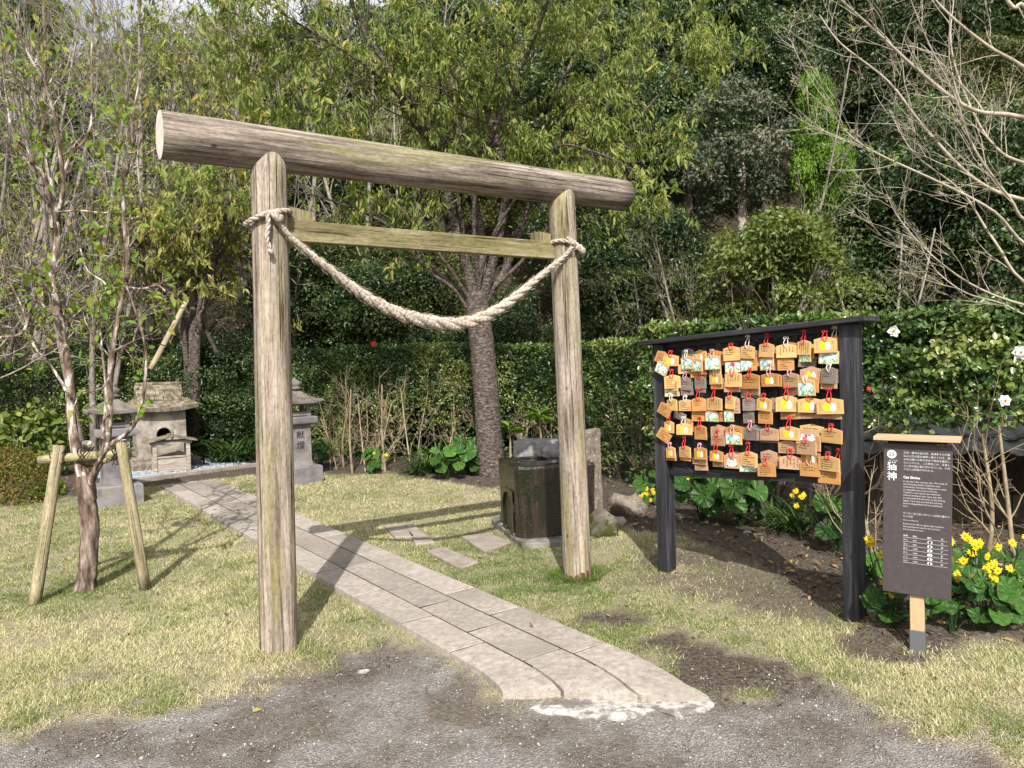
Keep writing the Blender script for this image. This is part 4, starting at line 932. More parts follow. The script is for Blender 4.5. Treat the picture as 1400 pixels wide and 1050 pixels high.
top = [v for v in vs[3*n:]]; m_ = [(p[0], p[1], h0-.0) for p in rim]
mb.add(top+m_, [(0, 1, 6), (1, 7, 6), (1, 2, 7), (2, 3, 8, 7), (3, 4, 9, 8), (4, 5, 9), (5, 6, 9), (5, 0, 6)])
mb.add(m_+[(p[0], p[1], h0-.10) for p in rim], [((k+1) % 4, k, 4+k, 4+(k+1) % 4) for k in range(4)])
o = mb.build('basin_block', BASIN, basin)
wm, nt, b = new_mat('basin_water'); b.inputs['Base Color'].default_value = (.010, .012, .008, 1); b.inputs['Roughness'].default_value = .04; b.inputs['Specular IOR Level'].default_value = .6
mp = coord(nt, (1, 1, 1)); bump(nt, b, noise(nt, mp, 14, 3).outputs[0], .12, .01)
mb = MB(); mb.add([(p[0], p[1], h0-.018) for p in rim], [(0, 1, 2, 3)]); mb.build('water', wm, basin)
# arched notch on the side that faces the path: a proud recessed block face
ah = [(.17*math.cos(PI*k/12), .20+.15*math.sin(PI*k/12)) for k in range(13)]+[(-.17, .02), (-.08, .005), (0, .004), (.08, .005), (.17, .02)]
mb = hole_plate(.40, .38, ah[::1], 0, .02); o = mb.build('arched_notch', [BASIN, DARKHOLE], basin); o.location = (-.044, .30, .0); o.rotation_euler = (0, 0, -PI/2)
mossm = leaf_mat('wet_moss', [(0, (.008, .014, .004)), (.6, (.018, .032, .006)), (1, (.05, .075, .015))], .1, .4, .4, 0)
mp_ = NR.random((900, 2)); px_ = np.where(mp_[:, 0] < .6, .0, 0); 
P = np.stack([.03+.05*NR.normal(size=900)*.6, np.full(900, -.022), .06+mp_[:, 1]*.52], -1); P[:, 1] = -.02-.03*np.clip(P[:, 0]/.06, 0, 1)+.05*np.clip(-P[:, 0]/.03, 0, 1)
d_ = NR.normal(size=(900, 3))*.5+np.array([-.3, -1, -.6]); me = leaves('moss', P, d_, NR.normal(size=(900, 3)), .004+.011*NR.random(900), .006, mossm); o = meshobj('moss', me, None, basin); tag(o, kind='stuff')
# marbles at the foot
pp_ = []; 
for u, v in [(708, 727), (712, 729), (705, 723), (716, 731), (691, 717), (694, 719), (688, 716), (710, 731), (703, 729)]: p = gp(u, v, .07); pp_.append((p.x, p.y, .07))
pebbles('white_pebbles', np.array(pp_), .026, PEBB, val=np.full(len(pp_), .97))
p = gp(735, 655); blk = empty('stone_block', (p.x+.0, p.y, 0), R(-14), 'pale grey squared stone block standing behind the water basin', 'stone block')
p = dp(735, 606, 7.1); blk.location = (p.x, 7.25, 0)
mb = MB(); mb.box((0, 0, p.z/2+.01), (.42, .3, p.z+.02), bev=.012); mb.build('block', GREYST, blk)
p = dp(752, 625, 6.55); bowl = empty('stone_spout', (basin.location.x+.36, basin.location.y+.42, .05+h0+.005), R(8), 'small carved grey stone resting on the rim of the water basin', 'carved stone')
mb = MB(); mb.lathe([(.05, 0), (.10, .0), (.135, .03), (.14, .08), (.12, .115), (.06, .13)], 9); mb.v = [(x*1.25, y*.9, z) for x, y, z in mb.v]; mb.build('carved_body', GREYST, bowl)
mb = MB(); mb.lathe([(.02, .11), (.075, .12), (.09, .14), (.07, .165), (.03, .17)], 10, (.14, 0, 0)); mb.build('carved_head', GREYST, bowl)
p = gp(806, 704); sl_ = empty('standing_slab', (p.x, p.y, 0), R(20), 'rough upright brown stone slab behind the right torii post', 'stone slab')
zt = dp(808, 588, p.y).z
mb = MB(); q = random.Random(9); vs = []
prof = [(-.13, -.07), (.0, -.085), (.12, -.06), (.13, .05), (0, .08), (-.12, .06)]
for i in range(7):
    z = -.05+(zt+.05)*i/6
    for x, y in prof: vs.append((x*(1-.05*i/6)+q.uniform(-.008, .008), y+q.uniform(-.008, .008), z+(q.uniform(-.02, .02) if i == 6 else 0)))
mb.add(vs, [(i*6+k, i*6+(k+1) % 6, (i+1)*6+(k+1) % 6, (i+1)*6+k) for i in range(6) for k in range(6)]+[tuple(36+k for k in range(6))]); mb.build('slab', BROWNST, sl_)
def rock(name, loc, size, label, m, seed, cat='rock', group=None):
    q = np.random.default_rng(seed); n1, n2 = 14, 9; vs = []
    for j in range(n2+1):
        for k in range(n1):
            th = PI*j/n2; ph = 2*PI*k/n1; d = np.array([math.sin(th)*math.cos(ph), math.sin(th)*math.sin(ph), math.cos(th)])
            f = 1+.6*(fbm(d[0]*1.3+seed, d[1]*1.3+d[2]*1.7, 1.1, seed)-.5)*2+.12*(fbm(d[0]*4+seed, d[1]*4+d[2]*5, 1.3, seed)-.5)*2
            vs.append((d[0]*size[0]*f, d[1]*size[1]*f, d[2]*size[2]*f))
    mb = MB(); mb.add(vs, [(j*n1+k, (j+1)*n1+k, (j+1)*n1+(k+1) % n1, j*n1+(k+1) % n1) for j in range(n2) for k in range(n1)])
    o = mb.build(name, m, None, True); o.location = loc; return tag(o, label, cat, group, None)
def rock_at(u, v, size, label, m, seed, up=.35):
    p = gp(u, v); rock('rock', (p.x, p.y, g1(p.x, p.y)+size[2]*up), size, label, m, seed)
rock_at(824, 737, (.15, .13, .14), 'moss covered rock at the foot of the right torii post', MOSSY, 3)
rock_at(862, 712, (.17, .15, .15), 'brown rounded rock at the edge of the bed behind the basin', BROWNST, 5)
rock_at(840, 722, (.11, .10, .05), 'flat pinkish stone lying between the mossy rock and the rounded rock', PAVE, 6)
rock_at(990, 672, (.30, .26, .36), 'grey boulder half hidden by round leaves behind the plaque rack', GREYST, 8)
rock_at(497, 913, (.035, .022, .012), 'small flat white stone on the gravel near the left torii post', CONC, 9, .6)
rock_at(598, 735, (.02, .02, .01), 'tiny pale stone in the grass beside the stepping stones', CONC, 10, .6)
rock_at(1022, 752, (.03, .025, .022), 'small white stone on the dark soil behind the rack', CONC, 12, .6)

# ------------------------------------------------------------------ plant helpers
def v3(a): return np.array([a.x, a.y, a.z])
class Grower:
    def __init__(s, seed): s.q = random.Random(seed); s.mb = MB(); s.tw = []
    def branch(s, p, d, L, r, depth, par):
        q = s.q; n = max(3, int(L/par['seg'])); pts = [p.copy()]; d = d.normalized(); p = p.copy(); dirs = [d.copy()]
        for i in range(n):
            d = (d+Vector((q.gauss(0, 1), q.gauss(0, 1), q.gauss(0, 1)))*par['wander']+Vector((0, 0, par['up'][depth]))).normalized()
            p = p+d*(L/n); pts.append(p.copy()); dirs.append(d.copy())
        s.mb.tube(pts, [r*(1-.7*i/n) for i in range(n+1)], 6 if r > .02 else (4 if r > .006 else 3), cap=False)
        if depth+1 >= len(par['n']): s.tw.append((pts, dirs)); return
        for _ in range(par['n'][depth+1]):
            t = q.uniform(.2, 1); i = min(n-1, int(t*n)); s.child(pts[i], dirs[i], L*par['lr']*q.uniform(.6, 1.2)*(1.1-.4*t), r*.5, depth+1, par)
        s.tw.append((pts[-3:], dirs[-3:]))
    def child(s, p, d, L, r, depth, par):
        q = s.q; o = Vector((q.gauss(0, 1), q.gauss(0, 1), q.gauss(0, 1))); o = (o-d*o.dot(d)).normalized(); a = R(q.uniform(*par['ang']))
        s.branch(p, d*math.cos(a)+o*math.sin(a), L, max(r, par['rmin']), depth, par)
    def limb(s, pts, r0, r1, par, nchild, Lc, t0=.3, sides=9, sub=5):
        P = cr(pts, sub); n = len(P); s.mb.tube(P, [r0+(r1-r0)*i/(n-1) for i in range(n)], sides, cap=False)
        for _ in range(nchild):
            t = s.q.uniform(t0, 1); i = min(n-2, int(t*(n-1))); d = (P[i+1]-P[i]).normalized()
            s.child(P[i], d, Lc*s.q.uniform(.5, 1.25), (r0+(r1-r0)*t)*.45, 0, par)
        return P
    def leafpos(s, per, spread, q):
        pos = []; dr = []
        for pts, dirs in s.tw:
            for _ in range(per):
                i = q.integers(0, len(pts)); pos.append(v3(pts[i])); dr.append(v3(dirs[min(i, len(dirs)-1)]))
        pos = np.array(pos)+q.normal(size=(len(pos), 3))*spread; return pos, np.array(dr)

# ------------------------------------------------------------------ young staked tree
yt = empty('young_tree', gp(118, 806), 0, 'nearly bare young tree with peeling pale bark held by the log frame', 'tree')
YO = yt.location.copy()
YTRUNK = grain_mat('young_trunk_bark', [(.36, (.05, .034, .026)), (.48, (.13, .092, .07)), (.56, (.20, .15, .12)), (.66, (.33, .28, .24))], (6, 6, 1.3), 5, 9, .93, .12, 1., .014)
def yl(px, Y, dY=0.): 
    n = len(px); return [dp(u, v, Y+dY*i/(n-1))-YO for i, (u, v) in enumerate(px)]
par = dict(seg=.07, wander=.20, up=[.06, .05, .03], n=[0, 3, 2], lr=.6, ang=(25, 70), rmin=.0018)
YT = 5.15
G = Grower(21)
mbt = MB(); tp = cr(yl([(116, 812), (119, 790), (121, 760), (123, 720), (120, 690), (118, 668), (114, 650)], YT), 6)
q = random.Random(3); mbt.tube(tp, [.072-.012*min(1, i/12)+.004*q.uniform(-1, 1)+(.02*max(0, 1-i/4)) for i in range(len(tp))], 14); mbt.build('trunk', YTRUNK, yt, True)
G.limb(yl([(114, 655), (104, 615), (98, 570), (95, 520), (88, 470), (76, 405), (71, 370), (78, 335), (77, 300), (66, 232), (60, 172), (62, 122), (62, 62), (58, -20)], YT, .3), .036, .008, par, 18, .5)
G.limb(yl([(77, 302), (86, 262), (82, 205), (73, 152), (60, 112), (38, 72), (20, 20)], YT+.1, -.4), .017, .005, par, 8, .4)
G.limb(yl([(71, 312), (60, 240), (32, 215), (15, 172), (8, 130), (0, 60), (-10, -10)], YT+.1, .3), .013, .004, par, 8, .4)
G.limb(yl([(84, 262), (95, 216), (120, 186), (126, 150), (125, 80), (128, 10)], YT+.1, .4), .012, .004, par, 8, .4)
G.limb(yl([(118, 672), (130, 645), (145, 612), (150, 560), (150, 520), (155, 470), (165, 420), (174, 378), (170, 300), (168, 250), (185, 212), (180, 172), (195, 90)], YT, -.3), .028, .006, par, 18, .45)
G.limb(yl([(122, 655), (147, 612), (176, 590), (192, 560), (200, 500), (196, 460), (180, 410), (168, 380)], YT-.1, -.3), .016, .005, par, 4, .25)
G.limb(yl([(170, 300), (190, 296), (193, 270), (188, 215), (200, 170)], YT-.2, -.3), .010, .004, par, 6, .35)
G.limb(yl([(170, 392), (195, 395), (215, 390), (226, 398)], YT-.2, -.3), .009, .004, par, 4, .25)
G.limb(yl([(88, 470), (70, 430), (40, 400), (30, 390), (0, 375)], YT, -.4), .010, .004, par, 8, .4)
G.limb(yl([(97, 545), (70, 500), (45, 470), (30, 420), (0, 362), (-20, 330)], YT, .4), .011, .004, par, 8, .4)
G.limb(yl([(140, 600), (145, 540), (140, 480), (135, 420), (145, 390), (120, 370), (110, 340)], YT, .3), .010, .004, par, 9, .35)
G.limb(yl([(74, 400), (50, 390), (45, 420), (30, 455), (0, 462), (-30, 470)], YT, -.2), .014, .008, par, 3, .3)
G.limb(yl([(152, 510), (140, 530), (110, 540), (100, 560)], YT-.2, -.2), .006, .003, par, 3, .25)
G.limb(yl([(75, 290), (110, 288), (150, 290), (175, 270)], YT, .2), .007, .003, par, 5, .3)
G.limb(yl([(62, 160), (40, 130), (10, 110), (-20, 100)], YT, -.2), .008, .003, par, 7, .4)
G.mb.build('branches', BARKY, yt, True)
qr = np.random.default_rng(4); pos, dr = G.leafpos(1, .02, qr); k = qr.random(len(pos)) < .22; pos, dr = pos[k], dr[k]
pos = np.repeat(pos, 2, 0)+qr.normal(size=(len(pos)*2, 3))*.03; n = len(pos)
extra = []
for u, v in [(152, 390), (150, 400), (145, 420), (160, 375), (155, 295), (165, 285), (48, 215), (60, 430), (130, 250), (150, 300), (60, 380), (130, 340), (148, 410), (140, 350), (135, 215), (165, 160), (50, 370), (225, 430)]:
    c = v3(dp(u, v, YT-.1)-YO)
    extra.append(c+qr.normal(size=(9, 3))*.045)
pos = np.concatenate([pos]+extra); n = len(pos)
d_ = qr.normal(size=(n, 3))*.7+np.array([0, -.1, -.35]); nn = qr.normal(size=(n, 3))*.5+np.array([0, -.5, .7])
o = meshobj('crown', leaves('crown', pos, d_, nn, .048+.035*qr.random(n), .024+.016*qr.random(n), YOUNGL, six=True), None, yt); tag(o, kind='stuff')
# support frame
sf = empty('tree_support', gp(125, 815), 0, 'rustic log frame of two slanting stakes and a cross bar propping the young tree', 'tree support')
SO = sf.location.copy()
def pole(a, b_, r0, r1, name, m=STAKE, parent=sf, O=SO):
    a = a-O; b_ = b_-O; L = (b_-a).length; mb = log_mb(L, r0, r1, 14, 8, int(abs(a.x*100)) % 50); o = mb.build(name, [m, ENDG], parent); sharp_caps(o.data)
    o.location = a; o.rotation_euler = (b_-a).to_track_quat('Z', 'Y').to_euler(); return o
pole(gp(47, 826), dp(81, 609, 5.08), .040, .036, 'stake'); pole(gp(199, 806), dp(165, 602, 5.02), .037, .034, 'stake'); pole(gp(122, 775), dp(118, 605, 5.32), .034, .032, 'stake')
pole(dp(54, 629, 5.11), dp(186, 618, 5.13), .030, .033, 'cross_bar')
pole(dp(98, 640, 5.26), dp(150, 628, 5.10), .022, .022, 'cross_bar')
for u, v in ((80, 625), (165, 619), (118, 622)):
    c = dp(u, v, 5.09)-SO; mb = MB()
    for kx in range(4):
        a0 = kx*.012-.018; pts = []
        for i in range(13):
            a = 2*PI*i/12; pts.append(c+Vector((.045*math.cos(a)+a0, .05*math.sin(a)-.005, .052*math.sin(a*1+1.2*(-1)**kx)+.0)))
        mb.tube(pts, .004, 4, False)
    mb.build('binding_cord', CORD, sf)

# ------------------------------------------------------------------ the tree by the path with drooping narrow leaves
CY = 9.65
ct = empty('cherry_tree', gp(673, 660), 0, 'large leafy tree with a dark spotted trunk and drooping narrow leaves by the basin', 'tree')
CO = ct.location.copy()
def cl_(px, dY, Y=CY): n = len(px); return [dp(u, v, Y+dY*i/(n-1))-CO for i, (u, v) in enumerate(px)]
mb = MB(); tp = cr(cl_([(675, 668), (672, 640), (668, 590), (665, 540), (660, 480), (655, 440), (650, 400)], 0), 6); q = random.Random(8)
mb.tube(tp, [(.185 if i > 4 else .215-.007*i)-.0009*i+.005*q.uniform(-1, 1) for i in range(len(tp))], 18); mb.build('trunk', BARK, ct, True)
par = dict(seg=.16, wander=.16, up=[.02, -.02, -.05], n=[0, 4, 4], lr=.55, ang=(25, 65), rmin=.004)
G = Grower(31)
LIMBS = [([(652, 430), (640, 370), (625, 320), (610, 260), (590, 200), (560, 140), (530, 90), (495, 40), (470, -30), (440, -110)], -.9, .105, .02, 16, 1.1),
 ([(655, 410), (660, 340), (650, 280), (640, 230), (625, 170), (620, 120), (600, 60), (580, 0), (560, -90)], .9, .085, .02, 14, 1.1),
 ([(660, 410), (678, 340), (690, 280), (688, 230), (670, 160), (655, 100), (655, 40), (660, -60)], -1.2, .095, .02, 16, 1.1),
 ([(664, 410), (690, 370), (710, 320), (730, 250), (745, 190), (760, 130), (790, 70), (820, 20), (840, -60)], .4, .07, .015, 16, 1.1),
 ([(650, 440), (620, 395), (585, 370), (545, 320), (500, 292), (420, 265), (340, 258), (290, 262)], -1.4, .035, .01, 14, .8),
 ([(655, 420), (600, 375), (555, 320), (520, 250), (470, 190), (420, 130), (350, 70), (300, 10)], -.5, .05, .012, 20, 1.1),
 ([(668, 400), (720, 350), (780, 270), (850, 190), (900, 130), (950, 70)], -.6, .04, .012, 16, 1.),
 ([(690, 340), (760, 240), (800, 180), (850, 120), (900, 40)], 1.0, .04, .012, 12, 1.),
 ([(648, 420), (610, 360), (560, 300), (500, 230), (430, 190), (360, 170)], -1.5, .035, .01, 16, .9),
 ([(652, 410), (670, 330), (720, 250), (760, 200), (820, 210), (880, 240)], -1.5, .03, .009, 14, .9),
 ([(640, 380), (620, 250), (560, 150), (500, 90), (420, 40), (330, -20)], -1.8, .04, .012, 20, 1.1),
 ([(655, 400), (650, 260), (700, 120), (740, 30), (760, -50)], -1.8, .04, .012, 18, 1.1)]
for px, dY, r0, r1, nc, Lc in LIMBS: G.limb(cl_(px, dY), r0*.72, r1*.75, par, nc, Lc, .32)
G.mb.build('branches', BARK, ct, True)
qr = np.random.default_rng(8)
def drooping(G, qr, per, cl_n, L, Wd, m, parent, keep=1., name='crown', spread=.05):
    pos, dr = G.leafpos(per, spread, qr); k = qr.random(len(pos)) < keep; pos = pos[k]
    val = np.clip(qr.random(len(pos))*.72+.22*qr.random(len(pos))**2, 0, 1)
    pos = np.repeat(pos, cl_n, 0)+qr.normal(size=(len(pos)*cl_n, 3))*.028; val = np.clip(np.repeat(val, cl_n)+qr.normal(size=len(pos))*.1, 0, 1); n = len(pos); sz = np.exp(qr.normal(size=n)*.28)
    d = qr.normal(size=(n, 3))*np.array([.55, .55, .3])+np.array([0, 0, -.85]); nn = qr.normal(size=(n, 3))*.6+np.array([0, -.6, .25])
    o = meshobj(name, leaves(name, pos, d, nn, L*sz, Wd*sz*(.75+.5*qr.random(n)), m, curl=.2, val=val), None, parent); tag(o, kind='stuff'); return o
drooping(G, qr, 2, 6, .088, .023, CHERL, ct, .68)

# ------------------------------------------------------------------ multi-stemmed tree at the back with brace poles
def tree_at(name, px, Y, limbs, par, r, seed, label, barkm, leafm, per, cln, L, Wd, keep=1., droop=True, trunk=None, group=None, cat='tree'):
    t = empty(name, (dp(px, 500, Y).x, Y, 0), 0, label, cat, group); t.location.z = g1(t.location.x, Y)-.05; O = t.location.copy()
    G = Grower(seed)
    for pl, dY, r0, r1, nc, Lc, t0 in limbs:
        n = len(pl); G.limb([dp(u, v, Y+dY*i/(n-1))-O for i, (u, v) in enumerate(pl)], r0, r1, par, nc, Lc, t0)
    G.mb.build('trunk', barkm, t, True); qr = np.random.default_rng(seed)
    if droop: drooping(G, qr, per, cln, L, Wd, leafm, t, keep)
    return t
par2 = dict(seg=.18, wander=.17, up=[.03, .0, -.03], n=[0, 4, 3], lr=.55, ang=(25, 65), rmin=.004)
tree_at('multi_stem_tree', 262, 12.2, [
 ([(258, 600), (259, 540), (258, 480), (255, 430), (240, 370), (222, 330), (205, 260), (190, 180), (170, 90)], .5, .10, .015, 16, 1.2, .35),
 ([(262, 600), (263, 540), (262, 480), (264, 420), (268, 350), (268, 280), (265, 200), (262, 120), (240, 40)], .2, .09, .015, 16, 1.2, .35),
 ([(266, 600), (268, 540), (268, 480), (275, 420), (285, 360), (305, 300), (318, 240), (325, 170), (330, 90)], -.4, .09, .015, 18, 1.2, .35),
 ([(264, 500), (272, 440), (290, 380), (300, 320), (340, 280), (380, 240)], -.6, .06, .012, 14, 1.0, .3),
 ([(256, 500), (245, 420), (215, 370), (190, 340), (150, 300)], -.5, .05, .012, 14, 1.0, .3)], par2, .1, 41,
 'yellowing tree of several slim trunks behind the stone shrine, propped by a slanting pole', BARK, YELL, 2, 4, .12, .034, .75)
bc = dp(230, 470, 12.0)
pl_ = empty('prop_pole', (dp(215, 500, 11.7).x, 11.7, .0), 0, 'slanting bamboo pole propping the yellowing tree behind the shrine', 'prop')
pole(dp(206, 505, 11.7), dp(257, 408, 12.0), .045, .04, 'pole', BAMB, pl_, pl_.location.copy())
pole(dp(300, 490, 12.3), dp(276, 440, 12.2), .035, .03, 'pole', BARKD, pl_, pl_.location.copy())

# ------------------------------------------------------------------ hedges
def hedge_shell(pl, z0, z1, depth, n, L, Wd, m, name, parent, dens=None, seed=1, six=False, lump=.18, val=None):
    q = np.random.default_rng(seed); P = np.array([[p[0], p[1]] for p in pl]); seg = np.linalg.norm(np.diff(P, axis=0), axis=1); cs = np.concatenate([[0], np.cumsum(seg)])
    s = q.random(n)*cs[-1]; x = np.interp(s, cs, P[:, 0]); y = np.interp(s, cs, P[:, 1]); i = np.clip(np.searchsorted(cs, s)-1, 0, len(seg)-1)
    T = np.diff(P, axis=0)/seg[:, None]; t = T[i]; nrm = np.stack([t[:, 1], -t[:, 0]], -1)    # towards the viewer
    top = q.random(n) < .34; zz = np.where(top, 1., q.random(n)**.9); dd = np.where(top, q.random(n), np.abs(q.normal(size=n))*.16)
    z1v = np.interp(s, cs, z1) if np.ndim(z1) else z1; z0v = np.interp(s, cs, z0) if np.ndim(z0) else z0
    lum = (fbm(s, zz*2, 1.6, seed)-.5)*2*lump; lum2 = (fbm(s+9, zz*3, 5, seed+2)-.5)*lump*.9
    z = z0v+(z1v-z0v)*zz+np.where(top, lum*.5+lum2*.6-np.abs(q.normal(size=n))*.05, 0); d = dd*depth-np.where(top, 0, lum+lum2)
    p = np.stack([x-nrm[:, 0]*d, y-nrm[:, 1]*d, z], -1); 
    if dens is not None:
        k = q.random(n) < dens(p, s, zz); p, nrm, top, = p[k], nrm[k], top[k]; 
        if val is not None: val = val[k]
    sc_ = s if dens is None else s[k]; zc_ = zz if dens is None else zz[k]
    if val is None: val = np.clip(q.random(len(p))*.62+1.5*(fbm(sc_, zc_*2, 1.9, seed+7)-.36)+.16*(.55-zc_), 0, 1)
    n = len(p); n3 = np.where(top[:, None], np.array([[0, -.25, 1.]]), np.concatenate([nrm, np.full((n, 1), .45)], 1))+q.normal(size=(n, 3))*.55
    d3 = q.normal(size=(n, 3))+np.array([0, 0, .1]); o = meshobj(name, leaves(name, p, d3, n3, L*(.65+.7*q.random(n)), Wd*(.65+.7*q.random(n)), m, six=six, val=val), None, parent); tag(o, kind='stuff'); return o
def stems(parent, spots, q, h, m, name='stem', nb=5, r=(.012, .03)):
    for x, y, hh in spots:
        G = Grower(q.randint(0, 9999)); g = g1(x, y); p = Vector((x, y, g-.03))
        par = dict(seg=.08, wander=.17, up=[.10, .06, .03], n=[0, 3, 2], lr=.6, ang=(20, 60), rmin=.0022)
        top = Vector((x+q.uniform(-.25, .25), y+q.uniform(-.05, .25), g+hh)); mid = p.lerp(top, .45)+Vector((q.uniform(-.09, .09), q.uniform(-.05, .05), 0))
        r0 = q.uniform(*r)*(1 if hh > 1.3 else .7); G.limb([p, mid, top], r0, r0*.45, par, nb, hh*.55, .15, 7, 6)
        G.mb.build(name, m, parent, True)
HB = [(-11.5, 11.2), (-8, 11.6), (-5, 12.7), (-3.2, 12.5), (-2.6, 11.3), (-1.4, 11.0), (0, 10.6), (.7, 9.7), (1.25, 8.4), (1.55, 7.6)]
hd = empty('clipped_hedge', (-2, 11.3, 0), 0, 'long clipped evergreen hedge running behind the lanterns and the basin', 'hedge')
O_ = Vector((-2, 11.3, 0)); loc = [(x-O_.x, y-O_.y) for x, y in HB]
def dens(p, s, zz):
    X = p[:, 0]-2; thin = sstep(.62, .32, zz)*sstep(-2.9, -2.4, X); pat = fbm(s, zz*3, 2.3, 6)
    return 1-thin*(.46+.44*(pat > .43))
ztop = [1.75, 1.75, 1.8, 1.85, 1.85, 1.85, 1.8, 1.75, 1.75, 1.8]
hedge_shell(loc, .12, ztop, .9, 120000, .046, .026, HEDGE, 'foliage', hd, dens, 5)
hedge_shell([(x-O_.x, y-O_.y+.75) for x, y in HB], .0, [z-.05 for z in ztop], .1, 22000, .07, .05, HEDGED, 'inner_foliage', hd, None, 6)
q = random.Random(12)
hs = []
for u, v in [(452, 646), (462, 645), (470, 646), (482, 650), (500, 645), (516, 640), (523, 648), (527, 648), (563, 650), (570, 648), (612, 640), (617, 640), (637, 640), (648, 640), (660, 645), (700, 640), (712, 640), (726, 640), (745, 645), (775, 650), (835, 655), (850, 662), (862, 665), (875, 668), (890, 672), (845, 650), (600, 635), (540, 638), (490, 640)]:
    p = gp(u, v+q.uniform(-3, 2)); hs.append((p.x-O_.x, p.y-O_.y, q.uniform(.75, 1.35)))
_g1 = g1; g1_keep = g1
def g1(x, y): return float(gz(x, y))
for x, y, h in hs:
    stems(hd, [(x, y, h)], q, h, STEMB, 'stem', 8, (.013, .036))
HC = [(1.35, 7.9), (2.0, 6.75), (2.55, 5.75), (3.05, 5.3), (4.2, 4.9), (6.5, 4.6)]
ch = empty('camellia_hedge', (2.6, 5.7, 0), 0, 'taller glossy camellia hedge with white flowers behind the rack and the sign', 'hedge')
O2 = Vector((2.6, 5.7, 0)); loc2 = [(x-O2.x, y-O2.y) for x, y in HC]
def dens2(p, s, zz):
    pat = fbm(s*1.0, zz*2.2, 2.0, 9); low = sstep(.30, .02, zz)
    return np.clip(1-low*.6-.4*(pat < .38), .04, 1)
zt2 = [1.85, 1.85, 1.80, 1.80, 1.86, 1.95]
hedge_shell(loc2, [.55, .6, .8, .92, .95, .95], zt2, .75, 60000, .053, .031, CAML, 'foliage', ch, dens2, 15, True, .22)
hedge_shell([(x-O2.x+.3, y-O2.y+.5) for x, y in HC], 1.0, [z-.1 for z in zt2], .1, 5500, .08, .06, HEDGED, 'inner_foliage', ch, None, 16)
for u, v, h in [(925, 690, 1.5), (962, 700, 1.5), (1010, 690, 1.5), (1043, 735, 1.5), (1050, 700, 1.4), (1115, 757, 1.5), (1205, 790, 1.2), (1335, 800, 1.0), (1390, 810, 1.05)]:
    p = gp(u, v); stems(ch, [(p.x-O2.x, p.y-O2.y, h)], q, h, BARKD if u < 1200 else STEMB, 'stem', 8, (.03, .045) if u < 1200 else (.022, .034))
def flower(mb_name, loc, r, np_, m, parent, seed, face=(0, -1, .2), cm=None, rows=1):
    q = np.random.default_rng(seed); f = nrmz(np.array(face, float)); a = nrmz(np.cross(f, [0, 0, 1.])); b_ = np.cross(a, f)
    D = []; Nn = []; Ls = []
    for rr in range(rows):
        for k in range(np_):
            an = 2*PI*(k+.5*rr)/np_+q.normal()*.12; d = a*math.cos(an)+b_*math.sin(an)+f*(.12+.5*rr); D.append(d); Nn.append(f); Ls.append(r*(1-.3*rr)*q.uniform(.85, 1.1))
    n = len(D); me = leaves(mb_name, np.zeros((n, 3)), D, Nn, np.array(Ls), np.array(Ls)*(.9 if rows > 1 else .34), m, six=True, curl=.05 if rows == 1 else .1, fold=.1)
    o = meshobj(mb_name, me, None, parent); o.location = loc; return o
for i, (u, v, Y) in enumerate([(1221, 453, 4.85), (1275, 467, 4.85), (1395, 482, 4.5), (1374, 548, 4.4)]):
    p = dp(u, v, Y)-O2; o = flower('flower', p, [.042, .018, .052, .040][i], 6, PETW, ch, i, (-.3, -1, .2), rows=3); o['label'] = 'white camellia flower'; mbc = MB(); mbc.lathe([(.008, 0), (.006, .012), (.002, .016)], 8); oc = mbc.build('flower_centre', GOLD, o); oc.rotation_euler = (R(80), 0, R(-15)); oc.location = (-.002, -.012, .004)
flower('flower', dp(511, 470, 10.9)-O_, .05, 6, PETR, hd, 77, rows=2)['label'] = 'red flower'
flower('flower', dp(1188, 532, 5.0)-O2, .018, 6, PETR, ch, 78, rows=2)['label'] = 'red camellia flower'
for i, (u, v) in enumerate([(1228, 486), (1297, 483), (1305, 512), (1303, 567)]): flower('flower', dp(u, v, 4.85)-O2, .016, 5, YELL, ch, 90+i, rows=2)['label'] = 'withered yellow orange blossom'

# ------------------------------------------------------------------ round-leaved plants with yellow flowers
def farf_leaf(seed):
    q = random.Random(seed); n = 20; vs = [(0, 0, .0)]; cup = q.uniform(.10, .28)
    ring1 = []; 
    for rr in (.5, 1.):
        for k in range(n):
            a = -PI/2+.22+(2*PI-.44)*k/(n-1); wv = 1+.05*math.sin(5*a+seed)+.03*math.sin(9*a); x = rr*wv*math.cos(a); y = rr*wv*math.sin(a)*.92+.1*rr
            vs.append((x, y, cup*rr*rr+.13*math.sin(3*a+seed)*rr*rr+.06*math.sin(7*a+seed*2)*rr*rr))
    fs = [(0, 1+k, 2+k) for k in range(n-1)]+[(1+k, 1+n+k, 2+n+k, 2+k) for k in range(n-1)]
    me = bpy.data.meshes.new('leaf'); me.from_pydata(vs, [], fs); at = me.attributes.new('rnd', 'FLOAT', 'FACE'); at.data.foreach_set('value', [q.random()*.8+.1]*len(fs)); me.materials.append(FARF)
    me.polygons.foreach_set('use_smooth', [True]*len(fs)); return me
FL = [farf_leaf(i) for i in range(6)]
fm = []
for i in range(3):
    q_ = np.random.default_rng(i); a = 2*PI*np.arange(11)/11+q_.normal(size=11)*.1; D = np.stack([np.cos(a), np.sin(a), np.full(11, .15)], -1); me = leaves('flower', np.zeros((11, 3)), D, np.tile([0, 0, 1.], (11, 1)), .026*(.8+.4*q_.random(11)), .0085, PETY, six=True, curl=.15); fm.append(me)
DISC = flat_mat('flower_disc', (.45, .22, .015), .8)
mb = MB(); mb.lathe([(.0075, 0), (.006, .004), (.002, .0055)], 8); disc_me = mb.mesh('flower_disc', DISC)
